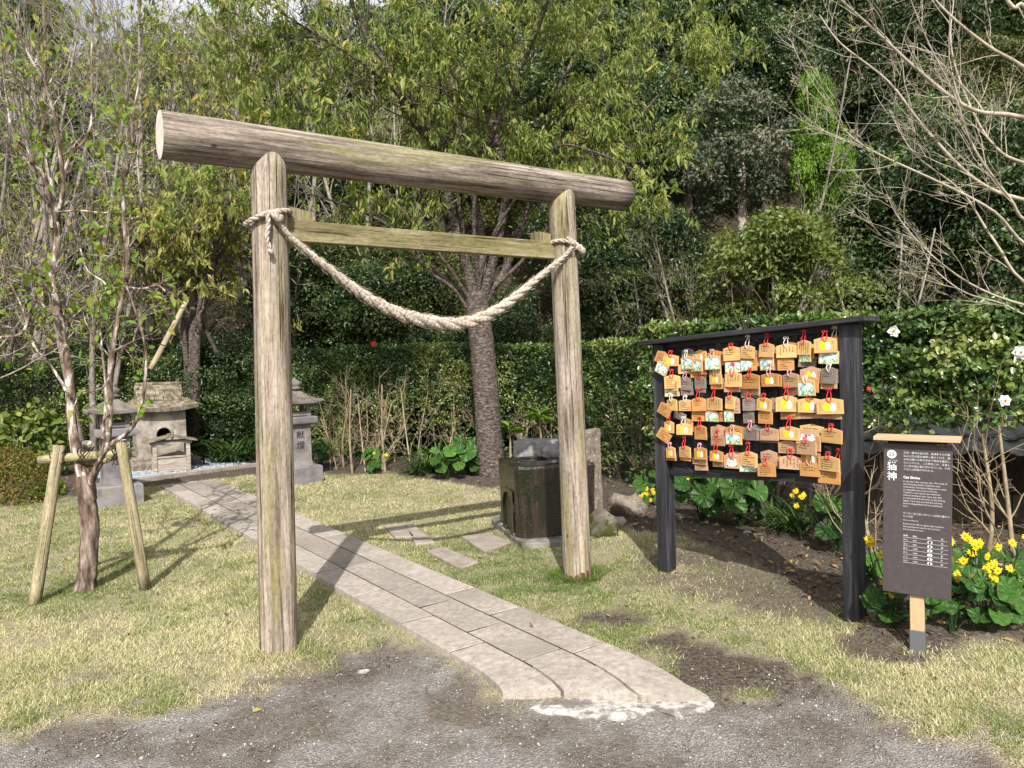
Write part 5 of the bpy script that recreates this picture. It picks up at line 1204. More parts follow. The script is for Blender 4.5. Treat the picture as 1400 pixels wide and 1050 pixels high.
def round_leaf_plant(loc, nl, rad, leaf_r, label, flowers=(), seed=0, dark=False):
    q = random.Random(seed); t = empty('leopard_plant', loc, 0, label, 'plant', 'round leaved plants with yellow flowers'); mb = MB()
    for k in range(int(nl*1.45)):
        a = q.uniform(0, 2*PI); d = rad*math.sqrt(q.random()); h = q.uniform(.08, .30)*leaf_r/.075
        p = Vector((d*math.cos(a), d*math.sin(a), h)); o = meshobj('leaf', q.choice(FL), None, t); o.location = p
        s_ = leaf_r*q.uniform(.55, 1.1); o.scale = (s_, s_, s_)
        f = Vector((q.uniform(-.7, .5)+.3*math.cos(a), -.75+q.uniform(-.3, .4)+.25*math.sin(a), q.uniform(.35, 1.0))).normalized()
        o.rotation_euler = (f.to_track_quat('Z', 'Y') @ Matrix.Rotation(q.uniform(-1.2, 1.2)+PI, 3, 'Z').to_quaternion()).to_euler()
        mb.tube(cr([Vector((0, 0, -.02)), Vector((p.x*.4, p.y*.4, h*.6)), p], 3), .0035, 4, False)
    for (fx, fz_off) in flowers:
        tip = Vector(fx)
        base = Vector((q.uniform(-.05, .05), q.uniform(-.05, .05), 0)); mb.tube(cr([base, base.lerp(tip, .5)+Vector((0, .03, .03)), tip], 4), .0035, 4, False)
        for j in range(fz_off):
            o = meshobj('flower', q.choice(fm), None, t); o.location = tip+Vector((q.gauss(0, .028), q.gauss(0, .02), q.gauss(0, .022))); f = Vector((q.uniform(-.5, .4), -1, q.uniform(-.1, .7))); o.rotation_euler = f.to_track_quat('Z', 'Y').to_euler()
            mb.tube([tip-Vector((0, 0, .04)), o.location-f.normalized()*.004], .002, 4, False)
            c_ = meshobj('flower_disc', disc_me, None, o)
    mb.build('stems', STRAP, t)
    return t
def rp(u, v): p = gp(u, v); p.z = g1(p.x, p.y); return p
def flr(P, lst, dY=0.): return [((dp(u, v, P.y+dY)-P), k) for u, v, k in lst]
P = rp(1222, 868); round_leaf_plant(P, 7, .10, .072, 'round leaved plant at the left foot of the sign, with three star flowers', flr(P, [(1222, 793, 2), (1236, 800, 1), (1218, 806, 1), (1189, 770, 1), (1187, 748, 1), (1188, 733, 1)]), 1)
P = rp(1303, 868); round_leaf_plant(P, 8, .13, .078, 'round leaved plant with the broadest leaf, right beside the wooden stake of the sign', flr(P, [(1292, 790, 3), (1306, 792, 2), (1296, 806, 1), (1288, 728, 2)], .05), 2)
P = rp(1345, 866); round_leaf_plant(P, 9, .13, .075, 'round leaved plant under the tallest dense cluster of yellow flowers', flr(P, [(1330, 736, 3), (1332, 752, 3), (1338, 762, 2), (1325, 762, 2), (1340, 742, 2)], .05), 3)
P = rp(1388, 860); round_leaf_plant(P, 8, .12, .072, 'round leaved plant below the wide spray of yellow flowers near the frame edge', flr(P, [(1345, 780, 2), (1357, 786, 2), (1366, 776, 2), (1376, 780, 2), (1375, 752, 1), (1392, 746, 2), (1397, 790, 1)], .05), 4)
P = rp(1325, 845); P.y += .3; round_leaf_plant(P, 9, .22, .075, 'shaded round leaved plant at the back of the clump behind the sign', (), 5)
P = rp(1395, 842); P.y += .3; round_leaf_plant(P, 8, .2, .075, 'shaded round leaved plant in the back corner of the bed by the wooden fence', (), 6)
P = rp(1245, 850); P.y += .25; round_leaf_plant(P, 7, .14, .07, 'low round leaved plant in the shade behind the stake of the sign', (), 7)
P = rp(960, 728); round_leaf_plant(P, 15, .26, .105, 'big dark round leaved plant beside the left leg of the plaque rack', (), 8)
P = rp(1012, 738); round_leaf_plant(P, 15, .26, .105, 'big dark round leaved plant under the middle of the plaque rack', (), 9)
P = rp(1000, 705); round_leaf_plant(P, 12, .3, .11, 'dark round leaved plant before the grey boulder behind the rack', flr(P, [(940, 660, 2), (955, 655, 1)]), 10)
P = rp(1147, 765); round_leaf_plant(P, 8, .15, .09, 'dark round leaved plant beside the right leg of the plaque rack', flr(P, [(1085, 675, 2), (1098, 680, 2), (1092, 690, 1)]), 11)
P = rp(640, 655); round_leaf_plant(P, 16, .30, .115, 'sunlit round leaved plant at the foot of the large tree', flr(P, [(621, 626, 1), (634, 608, 1)]), 12)
P = rp(612, 657); round_leaf_plant(P, 9, .2, .10, 'sunlit round leaved plant beside strap leaves, farther from the large tree', (), 13)
P = rp(438, 643); round_leaf_plant(P, 14, .2, .09, 'round leaved plant close to the half hidden stone lantern', (), 14)
P = rp(512, 648); round_leaf_plant(P, 6, .12, .09, 'small round leaved plant with yellow flowers among the bare hedge stems', flr(P, [(505, 632, 2), (515, 620, 2), (528, 622, 2), (507, 640, 1)]), 15)
P = rp(884, 700); round_leaf_plant(P, 6, .12, .08, 'small yellow flowered plant between the rounded rock and the rack', flr(P, [(878, 676, 3), (890, 672, 3), (870, 682, 2), (885, 684, 2)]), 16)

# strap-leaved clumps
def strap_clump(loc, n, L, Wd, label, seed, m=STRAP, cat='plant', name='strap_leaf_plant'):
    q = np.random.default_rng(seed); t = empty(name, loc, 0, label, cat, 'clumps of strap leaves'); V = []; F = []; vals = []
    for k in range(n):
        a = q.random()*6.28; l = L*(.6+.6*q.random()); o = np.array([math.cos(a), math.sin(a), 0]); s = np.array([-o[1], o[0], 0]); b0 = q.normal(size=3)*np.array([.07, .07, 0])*L/.5; ri = .5+.6*q.random()
        b = len(V); vals += [q.random()]*4
        for i in range(5):
            t_ = i/4; p = b0+o*l*(t_*.35+.55*t_**2)+np.array([0, 0, l*(t_*ri-.55*t_**2.2)]); w_ = Wd*(1-t_**2.5)*.5+.0008; V += [p-s*w_, p+s*w_]
        F += [(b+2*i, b+2*i+1, b+2*i+3, b+2*i+2) for i in range(4)]
    o = meshobj('leaves', np_mesh('leaves', np.array(V), np.array(F), m, {'rnd': np.array(vals)}), None, t); tag(o, kind='stuff'); return t
strap_clump(rp(318, 636), 150, .75, .03, 'clump of arching dark strap leaves between the shrine and the left torii post', 1)
strap_clump(rp(335, 632), 90, .65, .03, 'smaller clump of strap leaves touching the left torii post outline', 2)
strap_clump(rp(580, 650), 140, .6, .022, 'clump of fine strap leaves at the hedge foot, far from the large tree', 3)
strap_clump(rp(603, 644), 130, .6, .022, 'clump of fine strap leaves behind the sunlit round leaves', 4)
strap_clump(rp(1082, 738), 140, .42, .016, 'dark grassy clump between two stems under the rack', 5)
strap_clump(rp(1060, 722), 90, .42, .016, 'dark grassy clump farther back under the rack', 6)
strap_clump(rp(650, 640), 80, .5, .022, 'small clump of strap leaves close beside the trunk of the large tree', 7)
# leafy shoots near the basin, shrubs at far left
def shoot(u, v, h, label, seed, n=16):
    P = rp(u, v); t = empty('leafy_shoot', P, 0, label, 'plant'); mb = MB(); mb.tube([(0, 0, -.03), (.01, 0, h*.6), (0, 0, h)], [.018, .014, .01], 6); mb.build('stem', STEMB, t)
    q = np.random.default_rng(seed); a = q.random(n)*6.28; D = np.stack([np.cos(a), np.sin(a), .1+.6*q.random(n)], -1); o = meshobj('foliage', leaves('foliage', np.tile([0, 0, h], (n, 1))-np.array([0, 0, 1])*q.random((n, 1))*h*.15, D, np.tile([0, 0, 1.], (n, 1)), .26, .05, BRIGHT, six=True, curl=.3), None, t); tag(o, kind='stuff')
shoot(698, 650, .62, 'upright stem topped by a tuft of bright narrow leaves beside the tree trunk', 1)
shoot(740, 650, .8, 'upright stem with bright leaves rising behind the pale stone block', 2, 26)
def dome(u, v, rx, rz, n, L, Wd, m, label, seed, name='rounded_shrub', cat='shrub', zc=.0, ry=None, six=False):
    P = rp(u, v); t = empty(name, P, 0, label, cat); q = np.random.default_rng(seed); d = nrmz(q.normal(size=(n, 3))); d[:, 2] = np.abs(d[:, 2]); f = 1+.18*(fbm(d[:, 0]*2+seed, d[:, 1]*2+d[:, 2]*3, 1.4, seed)-.5)*2-.25*np.abs(q.normal(size=n))*.5
    p = d*np.array([rx, ry or rx, rz])*f[:, None]+np.array([0, 0, zc]); o = meshobj('foliage', leaves('foliage', p, q.normal(size=(n, 3))+d*.6, d+q.normal(size=(n, 3))*.5, L*(.7+.6*q.random(n)), Wd*(.7+.6*q.random(n)), m, six=six), None, t); tag(o, kind='stuff')
    mb = MB(); 
    for k in range(6):
        a = k*1.05; mb.tube([(0.03*math.cos(a), .03*math.sin(a), -.05), (rx*.5*math.cos(a), rx*.5*math.sin(a), zc+rz*.55)], [.02, .008], 5)
    mb.build('stem', STEMB, t); return t
dome(15, 685, .52, .66, 9000, .035, .016, AZAL, 'low rounded azalea with rusty yellow leaf tips at the lawn edge', 3)
dome(40, 655, .65, 1.05, 900, .13, .075, BUSHY, 'loose yellow green broad leaved bush behind the rounded azalea', 4, 'broad_leaved_bush', six=True)
dome(-50, 660, .7, 1.0, 900, .13, .075, BUSHY, 'broad leaved bush cut by the picture edge behind the azalea', 14, 'broad_leaved_bush', six=True)
dome(295, 628, .42, .95, 420, .13, .07, BUSHY, 'sparse yellow green plant with broad leaves beside the multi stemmed tree', 5, 'broad_leaved_bush', six=True)
dome(66, 682, .18, .2, 120, .08, .05, BRIGHT, 'tiny fresh green plant at the foot of the azalea', 8, 'small_plant', 'plant', six=True)

# ------------------------------------------------------------------ bamboo fence, shed
bf = empty('bamboo_fence', (2.6, 7.2, 0), R(-42), 'weathered bamboo lattice fence seen under the plaque rack', 'fence')
for k in range(17):
    mb = MB(); h = .85+rnd.uniform(-.04, .04); mb.tube([(0, 0, 0), (0, 0, h*.5), (0, 0, h)], .014, 7); o = mb.build('bamboo_pole', BAMB, bf); o.location = (-1.3+.16*k, rnd.uniform(-.01, .01), .02); o.rotation_euler = (0, rnd.uniform(-.03, .03), 0)
for z in (.32, .58, .80):
    mb = MB(); mb.tube([(-1.4, .02, z), (0, .022, z+.01), (1.4, .02, z)], .013, 7); mb.build('cross_pole', BAMB, bf)
SHO = Vector((4.7, 6.0, -.36)); shed = empty('garden_shed', SHO, R(-20), 'low dark shed with a grey tiled roof behind the camellia hedge', 'shed')
mb = MB(); mb.box((0, .9, .5), (3.4, .05, 1.0)); mb.build('back_wall', SHEDW, shed)
for k in range(6):
    mb = MB(); mb.box((0, 0, .5), (.09, .09, 1.1), bev=.006); o = mb.build('post', SHEDW, shed); o.location = (-1.6+.64*k, -.1, 0)
for k in range(12):
    mb = MB(); mb.box((0, 0, 0), (3.3/12-.006, .02, .62), bev=.002); o = mb.build('wall_board', SHEDW, shed); o.location = (-1.5+3.3/12*k, -.02, .32)
mb = MB(); mb.box((0, -.12, 1.03), (3.5, .08, .09), bev=.004); mb.build('beam', SHEDW, shed)
tile_mb = MB(); n_ = 9
vs = []
for j in range(2):
    for i in range(n_+1):
        a = i/n_; vs.append((-.11+.22*a, -.14+.28*j, .022*math.sin(a*2*PI)+.012-.018*j+(.012 if j == 0 else 0)))
tile_mb.add(vs, [(i, i+1, n_+2+i, n_+1+i) for i in range(n_)]); vs2 = [(x, y, z-.014) for x, y, z in vs[:n_+1]]; tile_mb.add(vs[:n_+1]+vs2, [(i, n_+1+i, n_+2+i, i+1) for i in range(n_)])
tme = tile_mb.mesh('roof_tile', TILE, True)
for r in range(5):
    for k in range(17):
        o = meshobj('roof_tile', tme, None, shed); o.location = (-1.72+.21*k, -.42+.24*r, 1.09+.10*r); o.rotation_euler = (R(22), 0, 0)

# ------------------------------------------------------------------ woodland on the hillside
def crown_mesh(name, seed, rx, rz, npuff, nleaf, L, Wd, m, flat=1., shell=.75):
    q = np.random.default_rng(seed); c = nrmz(q.normal(size=(npuff, 3)))*(shell*q.random((npuff, 1))**.35)*np.array([rx, rx, rz]); pr = rx*(.22+.20*q.random(npuff))
    i = q.integers(0, npuff, nleaf); d = nrmz(q.normal(size=(nleaf, 3))); d[:, 2] = np.where(d[:, 2] < -.35, -d[:, 2], d[:, 2])
    rr = pr[i]*(.72+.34*q.random(nleaf)); p = c[i]+d*rr[:, None]*np.array([1, 1, .8*flat])
    val = np.clip(.5*q.random(nleaf)+.5*q.random(npuff)[i], 0, 1)
    me = leaves(name, p, q.normal(size=(nleaf, 3))+np.array([0, 0, -.3]), d+q.normal(size=(nleaf, 3))*.55, L*(.65+.7*q.random(nleaf)), Wd*(.65+.7*q.random(nleaf)), m, val=val); return me
def trunk_mesh(name, seed, h, r, m, nl=5):
    q = random.Random(seed); mb = MB(); P = [Vector((0, 0, -.6)), Vector((q.uniform(-.1, .1), q.uniform(-.1, .1), h*.35)), Vector((q.uniform(-.2, .2), q.uniform(-.2, .2), h*.7)), Vector((q.uniform(-.2, .2), 0, h))]
    C = cr(P, 4); mb.tube(C, [r*(1-.75*i/(len(C)-1)) for i in range(len(C))], 8)
    for k in range(nl):
        i = q.randint(4, len(C)-3); a = q.uniform(0, 6.28); e = C[i]+Vector((math.cos(a)*h*.26, math.sin(a)*h*.26, h*q.uniform(.1, .25))); mb.tube([C[i], C[i].lerp(e, .5)+Vector((0, 0, .1)), e], [r*.4, r*.25, r*.1], 6)
    return mb.mesh(name, m, True)
CA = [crown_mesh('crown', 50+i, 2.0, 2.3, 60, 38000, .095, .048, EVER) for i in range(3)]
CO_ = [crown_mesh('crown', 60+i, 2.0, 2.2, 56, 30000, .09, .04, EVERY) for i in range(2)]
TA_ = [trunk_mesh('trunk', 70+i, 4.2, .17, BARKD) for i in range(3)]
def forest_tree(x, y, s, cr_me, tr_me, label, zc=3.6, name='evergreen_tree', group=None, sz=None, rot=0., lift=0.):
    t = empty(name, (x, y, g1(x, y)+lift), rot, label, 'tree', group); t.scale = (s, s, sz or s)
    if tr_me: meshobj('trunk', tr_me, None, t)
    o = meshobj('crown', cr_me, None, t); o.location = (0, 0, zc); tag(o, kind='stuff'); return t
q = random.Random(77)
ROWS = [('front row', 15.2, 2.6, .80), ('second row', 18.5, 3.0, 1.0), ('third row', 22.5, 3.4, 1.15), ('fourth row', 27.5, 4.0, 1.35), ('farthest row', 34., 4.8, 1.65), ('crest row', 42., 6.0, 2.0)]
for rn, Y, st, sc in ROWS:
    cnt = {'ever': 0, 'olive': 0}; xs_ = np.arange(-.78*Y, .80*Y, st)
    for x in xs_:
        x = x+q.uniform(-.8, .8); y = Y+q.uniform(-1.2, 1.2); px = 700+FPX*x/y
        if px < 470 and Y < 21 and q.random() < .5: continue
        if 960 < px < 1200 and Y < 17: continue
        ol = q.random() < (.6 if px < 480 else .30); k = 'olive' if ol else 'ever'; cnt[k] += 1
        s_ = sc*q.uniform(.75, 1.2)
        if px < 500: s_ *= .85
        nm = 'olive_tree_on_hill' if False else ('olive_green_tree' if ol else 'evergreen_tree')
        lab = f"{'olive green' if ol else 'dark evergreen'} tree, {ORD[cnt[k]-1] if cnt[k] <= 16 else 'last'} of its colour from left, {rn} of the hillside wood"
        forest_tree(x, y, s_, q.choice(CO_ if ol else CA), q.choice(TA_), lab, 3.2 if Y > 16 else 2.6, nm, 'trees of the hillside wood', s_*q.uniform(.9, 1.2), q.uniform(0, 6.28))
# distinctive trees and bushes by the photograph
me = crown_mesh('crown', 90, 1.0, 1.0, 30, 20000, .075, .03, BRIGHT, 1.2, .9)
p = dp(1112, 205, 13.6); g = g1(p.x, 13.6); t = empty('bright_conifer', (p.x, 13.6, g), 0, 'bright green upright conifer among the dark wood above the plaque rack', 'tree')
o = meshobj('crown', me, None, t); o.location = (0, 0, p.z-g-.15); o.scale = (.62, .62, 1.3); tag(o, kind='stuff'); mb = MB(); mb.tube([(0, 0, -.3), (.05, 0, p.z-g)], [.12, .07], 8); mb.build('trunk', BARKG, t, True)
me = crown_mesh('crown', 91, 1.3, 1.2, 60, 15000, .085, .045, BUSHY, 1., .9)
p = dp(1065, 385, 10.6); g = g1(p.x, 10.6); t = empty('yellow_green_bush', (p.x, 10.6, g), 0, 'sunlit yellow green bush just above the roof of the plaque rack', 'bush')
o = meshobj('crown', me, None, t); o.location = (0, 0, p.z-g-.15); o.scale = (.95, .9, .95); tag(o, kind='stuff'); mb = MB()
for k in range(6): a = k*1.05; mb.tube([(0, 0, -.1), (.3*math.cos(a), .3*math.sin(a), p.z-g-.5), (.7*math.cos(a), .7*math.sin(a), p.z-g+.3)], [.05, .03, .01], 6)
mb.build('trunk', BARKG, t, True)
me = crown_mesh('crown', 92, 1.1, 1.3, 40, 12000, .09, .045, PALEB, 1., .9)
p = dp(1010, 215, 14.2); g = g1(p.x, 14.2); t = empty('dusty_green_tree', (p.x, 14.2, g), 0, 'dusty grey green tree left of the bright conifer on the hillside', 'tree')
o = meshobj('crown', me, None, t); o.location = (0, 0, p.z-g); tag(o, kind='stuff'); mb = MB(); mb.tube([(0, 0, -.3), (.05, 0, p.z-g)], [.12, .07], 8); mb.build('trunk', BARKG, t, True)
# big dark trees close behind the centre
for i, (u, v, Y, s_, lab) in enumerate([(880, 400, 13.2, .85, 'very dark evergreen filling the gap right of the torii'), (960, 60, 19., 1.15, 'tall glossy evergreen above the beam end of the torii'), (1230, 330, 14., .9, 'dark evergreen behind the camellia hedge and the bare branches'),
      (1340, 300, 13., .95, 'shadowy evergreen at the back of the bare branches'), (1250, 120, 20., 1.25, 'brownish dark tree high up behind the bare branches'), (540, 440, 14.2, .75, 'dark bushy evergreen seen under the straw rope'), (420, 420, 14.5, .7, 'dark bushy evergreen seen just right of the left torii post'), (800, 130, 16., .9, 'dark evergreen behind the right half of the leafy cherry')]):
    p = dp(u, v, Y); g = g1(p.x, Y); t = empty('evergreen_tree', (p.x, Y, g), i, lab, 'tree', 'trees of the hillside wood'); o = meshobj('crown', CA[i % 3], None, t); o.location = (0, 0, p.z-g); o.scale = (s_, s_, s_); tag(o, kind='stuff')
    mb = MB(); mb.tube([(0, 0, -.4), (.1, 0, (p.z-g)*.6), (0, 0, max(p.z-g, .5)+.5)], [.2, .15, .06], 8); mb.build('trunk', BARKD, t, True)
q = random.Random(5)
for i in range(17):
    x = -7.2+.72*i+q.uniform(-.2, .2); y = 13.0+q.uniform(-.3, .5)-(1.0 if x > 2 else 0); s_ = q.uniform(.42, .62)
    forest_tree(x, y, s_, q.choice(CA), None, f'dark leafy shrub behind the hedge top, {ORD[i] if i < 16 else "last"} from left', 1.7, 'evergreen_shrub', 'shrubs between the hedge and the hillside wood', s_*q.uniform(.9, 1.3), q.uniform(0, 6))
# twiggy half-bare trees at the left and a bare shrub beside the bush
def bare_tree(x, y, h, seed, label, leafm, keep, name='half_bare_tree', r=.07, barkm=BARKG, stems_=3, L=.10, Wd=.035, nch=13, group='half bare trees at the wood edge', spread=.22):
    q = random.Random(seed); g = g1(x, y); t = empty(name, (x, y, g), 0, label, 'tree', group); G = Grower(seed); par = dict(seg=.22, wander=.17, up=[.07, .04, .0], n=[0, 4, 3], lr=.6, ang=(20, 60), rmin=.0045)
    for k in range(stems_):
        a = q.uniform(0, 6.28); P = [Vector((.08*math.cos(a), .08*math.sin(a), -.2)), Vector((h*spread*.4*math.cos(a), h*spread*.4*math.sin(a), h*.35)), Vector((h*spread*.75*math.cos(a+.3), h*spread*.75*math.sin(a+.3), h*.7)), Vector((h*spread*math.cos(a+.4), h*spread*math.sin(a+.4), h))]
        G.limb(P, r*q.uniform(.7, 1.1), .012, par, nch, h*.26, .2)
    G.mb.build('trunk', barkm, t, True); qr = np.random.default_rng(seed)
    if keep: drooping(G, qr, 2, 3, L, Wd, leafm, t, keep)
    return t
bt = [(-6.9, 12.0, 6.5, 'half bare slim tree left of the little stone shrine'), (-8.6, 11.9, 7.2, 'half bare tree over the broad leaved bush'), (-5.0, 16.5, 8.5, 'half bare tree just left of the beam end'), (-8.2, 15.0, 8.5, 'half bare tree between two evergreens at the far left'), (-7.6, 10.6, 6.4, 'half bare grey tree nearest the picture edge'), (-9.0, 13.0, 7.5, 'half bare tree behind the azalea at the wood edge'), (-6.3, 13.6, 8.0, 'half bare tree rising behind the staked young tree'), (-4.4, 14.4, 8.0, 'half bare yellowish tree behind the beam end of the torii'),
      (-10.8, 16.5, 8.5, 'half bare tree deep at the edge of the wood'), (-7.4, 17.0, 9., 'half bare tree on the slope above the shrine'), (-2.6, 14.6, 7.5, 'half bare tree behind the left torii post'), (-5.6, 19.5, 9., 'half bare tree higher on the slope near the patch of sky'), (-10.5, 22., 10., 'half bare tree far up the slope by the picture edge'), (-3.2, 21., 9., 'half bare tree below the thin patch of sky')]
for i, (x, y, h, lab) in enumerate(bt): bare_tree(x, y, h, 200+i, lab, YELL if i % 2 else CHERL, .28, nch=14, r=.07)
p = dp(985, 420, 11.2); bare_tree(p.x, 11.2, 3.1, 301, 'brown twiggy bush beside the yellow green bush', EVERY, .5, 'twiggy_bush', .035, BARKG, 5, .07, .03, 8, None, .35)
p = dp(920, 450, 11.6); bare_tree(p.x, 11.6, 2.7, 302, 'twiggy dull green bush behind the left end of the rack', EVERY, .7, 'twiggy_bush', .035, BARKG, 5, .07, .03, 8, None, .35)
p = dp(1180, 380, 11.6); bare_tree(p.x, 11.6, 3.4, 303, 'twiggy brown bush behind the right end of the rack', EVERY, .4, 'twiggy_bush', .035, BARKG, 5, .07, .03, 8, None, .35)
p = dp(1060, 190, 13.6); t = bare_tree(p.x-.2, 13.4, 6.3, 304, 'dead pale branched tree between the dusty tree and the conifer', YELL, 0, 'dead_tree', .032, BARKG, 2, nch=9, group=None)
# undergrowth on the slope
n = 26000; x = NR.uniform(-22, 22, n); y = NR.uniform(12.2, 32, n)**1.; z = gz(x, y)+np.abs(NR.normal(size=n))*.35
o = meshobj('undergrowth', leaves('undergrowth', np.stack([x, y, z], -1), NR.normal(size=(n, 3)), NR.normal(size=(n, 3))*.6+np.array([0, -.6, .7]), .16*(.6+.8*NR.random(n)), .075*(.6+.8*NR.random(n)), EVERY)); tag(o, kind='stuff')

# ------------------------------------------------------------------ bare tree reaching in from the right
ba = empty('bare_branched_tree', (4.1, 4.35, 0), 0, 'bare tree whose long pale arching branches reach in from beyond the picture edge', 'tree'); BO = ba.location.copy()
mb = MB(); tk = [Vector((0, 0, -.1)), Vector((-.03, 0, .8)), Vector((.0, 0, 1.6)), Vector((-.05, 0, 2.4))]; mb.tube(cr(tk, 5), [.11-.003*i for i in range(16)], 12); mb.build('trunk', BARKB, ba, True)
G = Grower(61); par = dict(seg=.08, wander=.13, up=[.05, .04, .03], n=[0, 3, 3], lr=.58, ang=(18, 50), rmin=.0015)
def bl_(px, Y, dY=0.): n = len(px); return [Vector((-.03, 0, px[0][1]*0+min(2.3, max(.9, EYE+(ray(*px[0])[2]/ray(*px[0])[1])*4.3-.25))))]+[dp(u, v, Y+dY*i/(n-1))-BO for i, (u, v) in enumerate(px)]
for px, Y, dY, r0, r1, nc in [
 ([(1425, 170), (1330, 150), (1260, 100), (1200, 45), (1150, 0), (1110, -40)], 4.2, -.3, .022, .005, 9),
 ([(1425, 110), (1350, 62), (1290, 12), (1250, -40)], 4.2, .2, .018, .006, 7),
 ([(1425, 280), (1340, 250), (1270, 182), (1215, 112), (1150, 60), (1120, 20)], 4.2, .3, .020, .004, 10),
 ([(1430, 350), (1360, 290), (1290, 252), (1190, 205), (1150, 172), (1125, 130)], 4.2, -.4, .016, .003, 8),
 ([(1425, 400), (1360, 330), (1315, 262), (1250, 210), (1215, 150)], 4.2, .4, .016, .003, 9),
 ([(1430, 425), (1340, 395), (1275, 350), (1230, 300), (1212, 265)], 4.2, -.1, .012, .003, 8),
 ([(1425, 30), (1385, 10), (1360, -30)], 4.2, 0, .022, .012, 4),
 ([(1425, 312), (1380, 270), (1330, 200), (1305, 130), (1270, 60), (1245, 0)], 4.2, -.3, .016, .003, 10),
 ([(1425, 230), (1360, 200), (1320, 130), (1300, 60), (1305, -10)], 4.2, .5, .016, .004, 9),
 ([(1430, 440), (1370, 415), (1320, 400), (1280, 370), (1255, 330)], 4.2, .3, .009, .003, 5)]: G.limb(bl_(px, Y, dY), r0*.68, r1*.75, par, int(nc*1.4), .5, .3, 7)
G.mb.build('branches', BARKB, ba, True)
qr = np.random.default_rng(3); P = []
for u, v in [(1185, 200), (1188, 205), (1152, 175), (1160, 180), (1235, 215), (1145, 145), (1160, 25), (1165, 35)]:
    c = v3(dp(u, v, 3.85)-BO)
    for _ in range(3): P.append(c+qr.normal(size=3)*.012)
pos, dr = G.leafpos(1, .01, qr); k = qr.random(len(pos)) < .06; P = np.concatenate([np.array(P), pos[k]]); n = len(P)
o = meshobj('crown', leaves('crown', P, qr.normal(size=(n, 3)), qr.normal(size=(n, 3))*.5+np.array([0, -1, .3]), .03, .02, BUSHY, six=True), None, ba); tag(o, kind='stuff')

# ------------------------------------------------------------------ grass, pebbles, litter
def grass():
    n = 1350000; q = np.random.default_rng(99); y = 2.5*np.exp(q.random(n)*math.log(11.6/2.5)); x = (q.random(n)*2-1)*(.84*y+.9)
    lawn = gsample(GLAWN, x, y); soil = gsample(GSOIL, x, y); pat = .55*fbm(x, y, 5.5, 21)+.45*fbm(x, y, 17, 22); d = lawn*(1-np.minimum(1.15*soil, .985))*np.where(y > bline(x), .25, 1.)
    k = (q.random(n) < d*(.18+.95*sstep(.33, .60, pat))) & ~on_path(x, y, .012)
    gi = ((x-gA.x)*gd.x+(y-gA.y)*gd.y, (x-gA.x)*gn.x+(y-gA.y)*gn.y); k &= ~((gi[0] > -.05) & (gi[0] < Lc+.05) & (gi[1] > -.12))
    x, y, pat, soil = x[k], y[k], pat[k], soil[k]
    for c, r, m_ in ((TL, .10, 900), (TR, .10, 900), (BL, .06, 500), (BR, .07, 700), (YO, .07, 700), (SP, .05, 250)):
        a = q.random(m_)*6.28; rr = r+np.abs(q.normal(size=m_))*.035; x = np.concatenate([x, c.x+rr*np.cos(a)]); y = np.concatenate([y, c.y+rr*np.sin(a)]); pat = np.concatenate([pat, np.full(m_, .6)]); soil = np.concatenate([soil, np.zeros(m_)])
    n = len(x); z = gz(x, y)
    hgt = (.008+.013*q.random(n))*np.where(np.minimum(np.hypot(x-TL.x, y-TL.y), np.hypot(x-TR.x, y-TR.y)) < .2, 2., 1.)*(.75+.6*fbm(x, y, 2, 5))*(1+.05*y); a = q.random(n)*6.28; lean = .5+1.8*q.random(n)
    o = np.stack([np.cos(a), np.sin(a), np.zeros(n)], -1); s = np.stack([-np.sin(a), np.cos(a), np.zeros(n)], -1); wd = (.0013+.0011*q.random(n))*(.62+.11*y)
    b = np.stack([x, y, z-.004], -1); tip = b+o*(hgt*lean)[:, None]; tip[:, 2] += hgt
    V = np.stack([b-s*wd[:, None], b+s*wd[:, None], tip], 1).reshape(-1, 3)
    big = fbm(x, y, .75, 31); g = .60-.22*sstep(.45, .68, big)-.3*sstep(.48, .7, fbm(x, y, 3.6, 33))
    for u, v, r, w_ in [(130, 790, .75, .5), (720, 800, .8, .55), (640, 760, .7, .35), (470, 810, .3, .45), (960, 870, .6, .3), (70, 700, 1.6, .25), (1100, 960, .6, .2)]:
        p = gp(u, v); g = g-w_*np.exp(-((x-p.x)**2+(y-p.y)**2)/r**2)
    val = np.clip(g+q.normal(size=n)*.33+.10, 0, 1)
    me = np_mesh('grass', V, np.arange(3*n).reshape(-1, 3), BLADE, {'rnd': val}); tag(meshobj('grass', me), kind='stuff')
grass()
n = 520; q = np.random.default_rng(56); y = 2.8*np.exp(q.random(n)*math.log(4.6/2.8)); x = (q.random(n)*2-1)*(.74*y+.2); lw = gsample(GLAWN, x, y); k = (lw < .35) & ~on_path(x, y, .0); x, y = x[k], y[k]
pebbles('loose_stones', np.stack([x, y, gz(x, y)+.003], -1), .004+.009*q.random(len(x))**2.5, PEB)
n = 260; y = 2.9*np.exp(q.random(n)*math.log(9/2.9)); x = (q.random(n)*2-1)*(.74*y+.2)
tag(meshobj('scattered_leaves', leaves('scattered_leaves', np.stack([x, y, gz(x, y)+.016+.014*on_path(x, y)], -1), np.concatenate([q.normal(size=(n, 2)), .2*q.normal(size=(n, 1))], 1), q.normal(size=(n, 3))*.3+np.array([0, 0, 1]), .03*(.5+q.random(n)), .014*(.6+.7*q.random(n)), LITTER, six=True, curl=.25)), kind='stuff')
n = 64000; q = np.random.default_rng(55); y = 2.7*np.exp(q.random(n)*math.log(5.2/2.7)); x = (q.random(n)*2-1)*(.74*y+.2); lw = gsample(GLAWN, x, y)
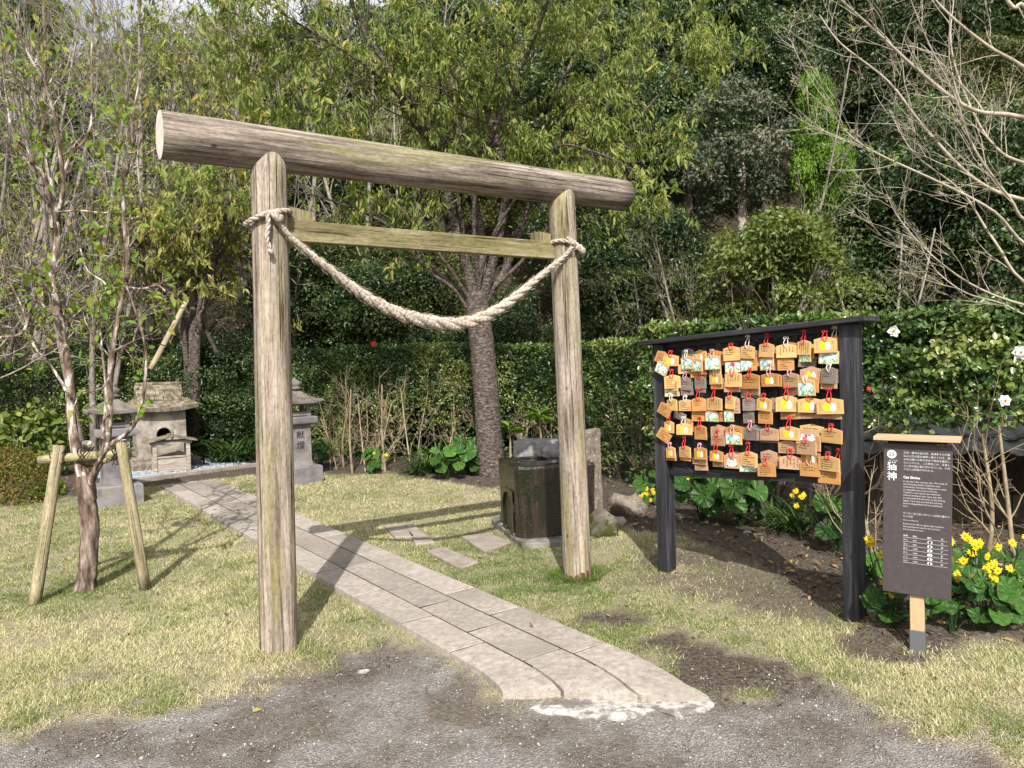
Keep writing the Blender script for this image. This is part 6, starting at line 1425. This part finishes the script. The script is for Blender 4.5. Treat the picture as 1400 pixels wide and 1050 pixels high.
k = (q.random(n) < (1-lw)*(.25+.9*fbm(x, y, 2.1, 44))) & ~on_path(x, y, .0); x, y = x[k], y[k]; n = len(x)
pebbles('gravel', np.stack([x, y, gz(x, y)+.001], -1), .0016+.0052*q.random(n)**4, PEB)
# soil crumbs and fallen leaves in the beds
n = 9000; y = 3.2*np.exp(q.random(n)*math.log(11/3.2)); x = (q.random(n)*2-1)*(.74*y+.2); so = gsample(GSOIL, x, y); k = (q.random(n) < so*.8) & ~on_path(x, y, .02); x, y = x[k], y[k]; n = len(x)
pebbles('soil_crumbs', np.stack([x, y, gz(x, y)+.004], -1), .004+.010*q.random(n)**2, leaf_mat('soil_crumb', [(0, (.05, .037, .027)), (.7, (.13, .10, .075)), (1, (.26, .22, .18))], 0, .95, .1, 0))
n = 5200; y = 3.3*np.exp(q.random(n)*math.log(12/3.3)); x = (q.random(n)*2-1)*(.74*y+.2); k = (q.random(n) < sstep(-.05, .3, y-bline(x))*(.35+.65*(x > .8))) & ~on_path(x, y, .02); x, y = x[k], y[k]; n = len(x)
o = meshobj('fallen_leaves', leaves('fallen_leaves', np.stack([x, y, gz(x, y)+.008+.02*q.random(n)], -1), np.concatenate([q.normal(size=(n, 2)), .25*q.normal(size=(n, 1))], 1), q.normal(size=(n, 3))*.35+np.array([0, 0, 1]), .05*(.6+.7*q.random(n)), .026*(.6+.7*q.random(n)), LITTER, six=True, curl=.25)); tag(o, kind='stuff')
for u, v, c, lab in [(345, 968, .99, 'single yellow leaf lying on the gravel in the foreground'), (1098, 778, .3, 'fallen leaf on the soil between two stems behind the rack'), (640, 905, .75, 'dry leaf against the near edge of the path')]:
    p = gp(u, v); me = leaves('fallen_leaf', np.zeros((1, 3)), [[.5, .8, .05]], [[0, -.3, 1.]], .055, .034, LITTER, six=True, curl=.2, val=np.array([c])); o = meshobj('fallen_leaf', me); o.location = (p.x, p.y, g1(p.x, p.y)+.006); tag(o, lab, 'fallen leaf', 'single fallen leaves')
bpy.data.objects.remove(_fo)
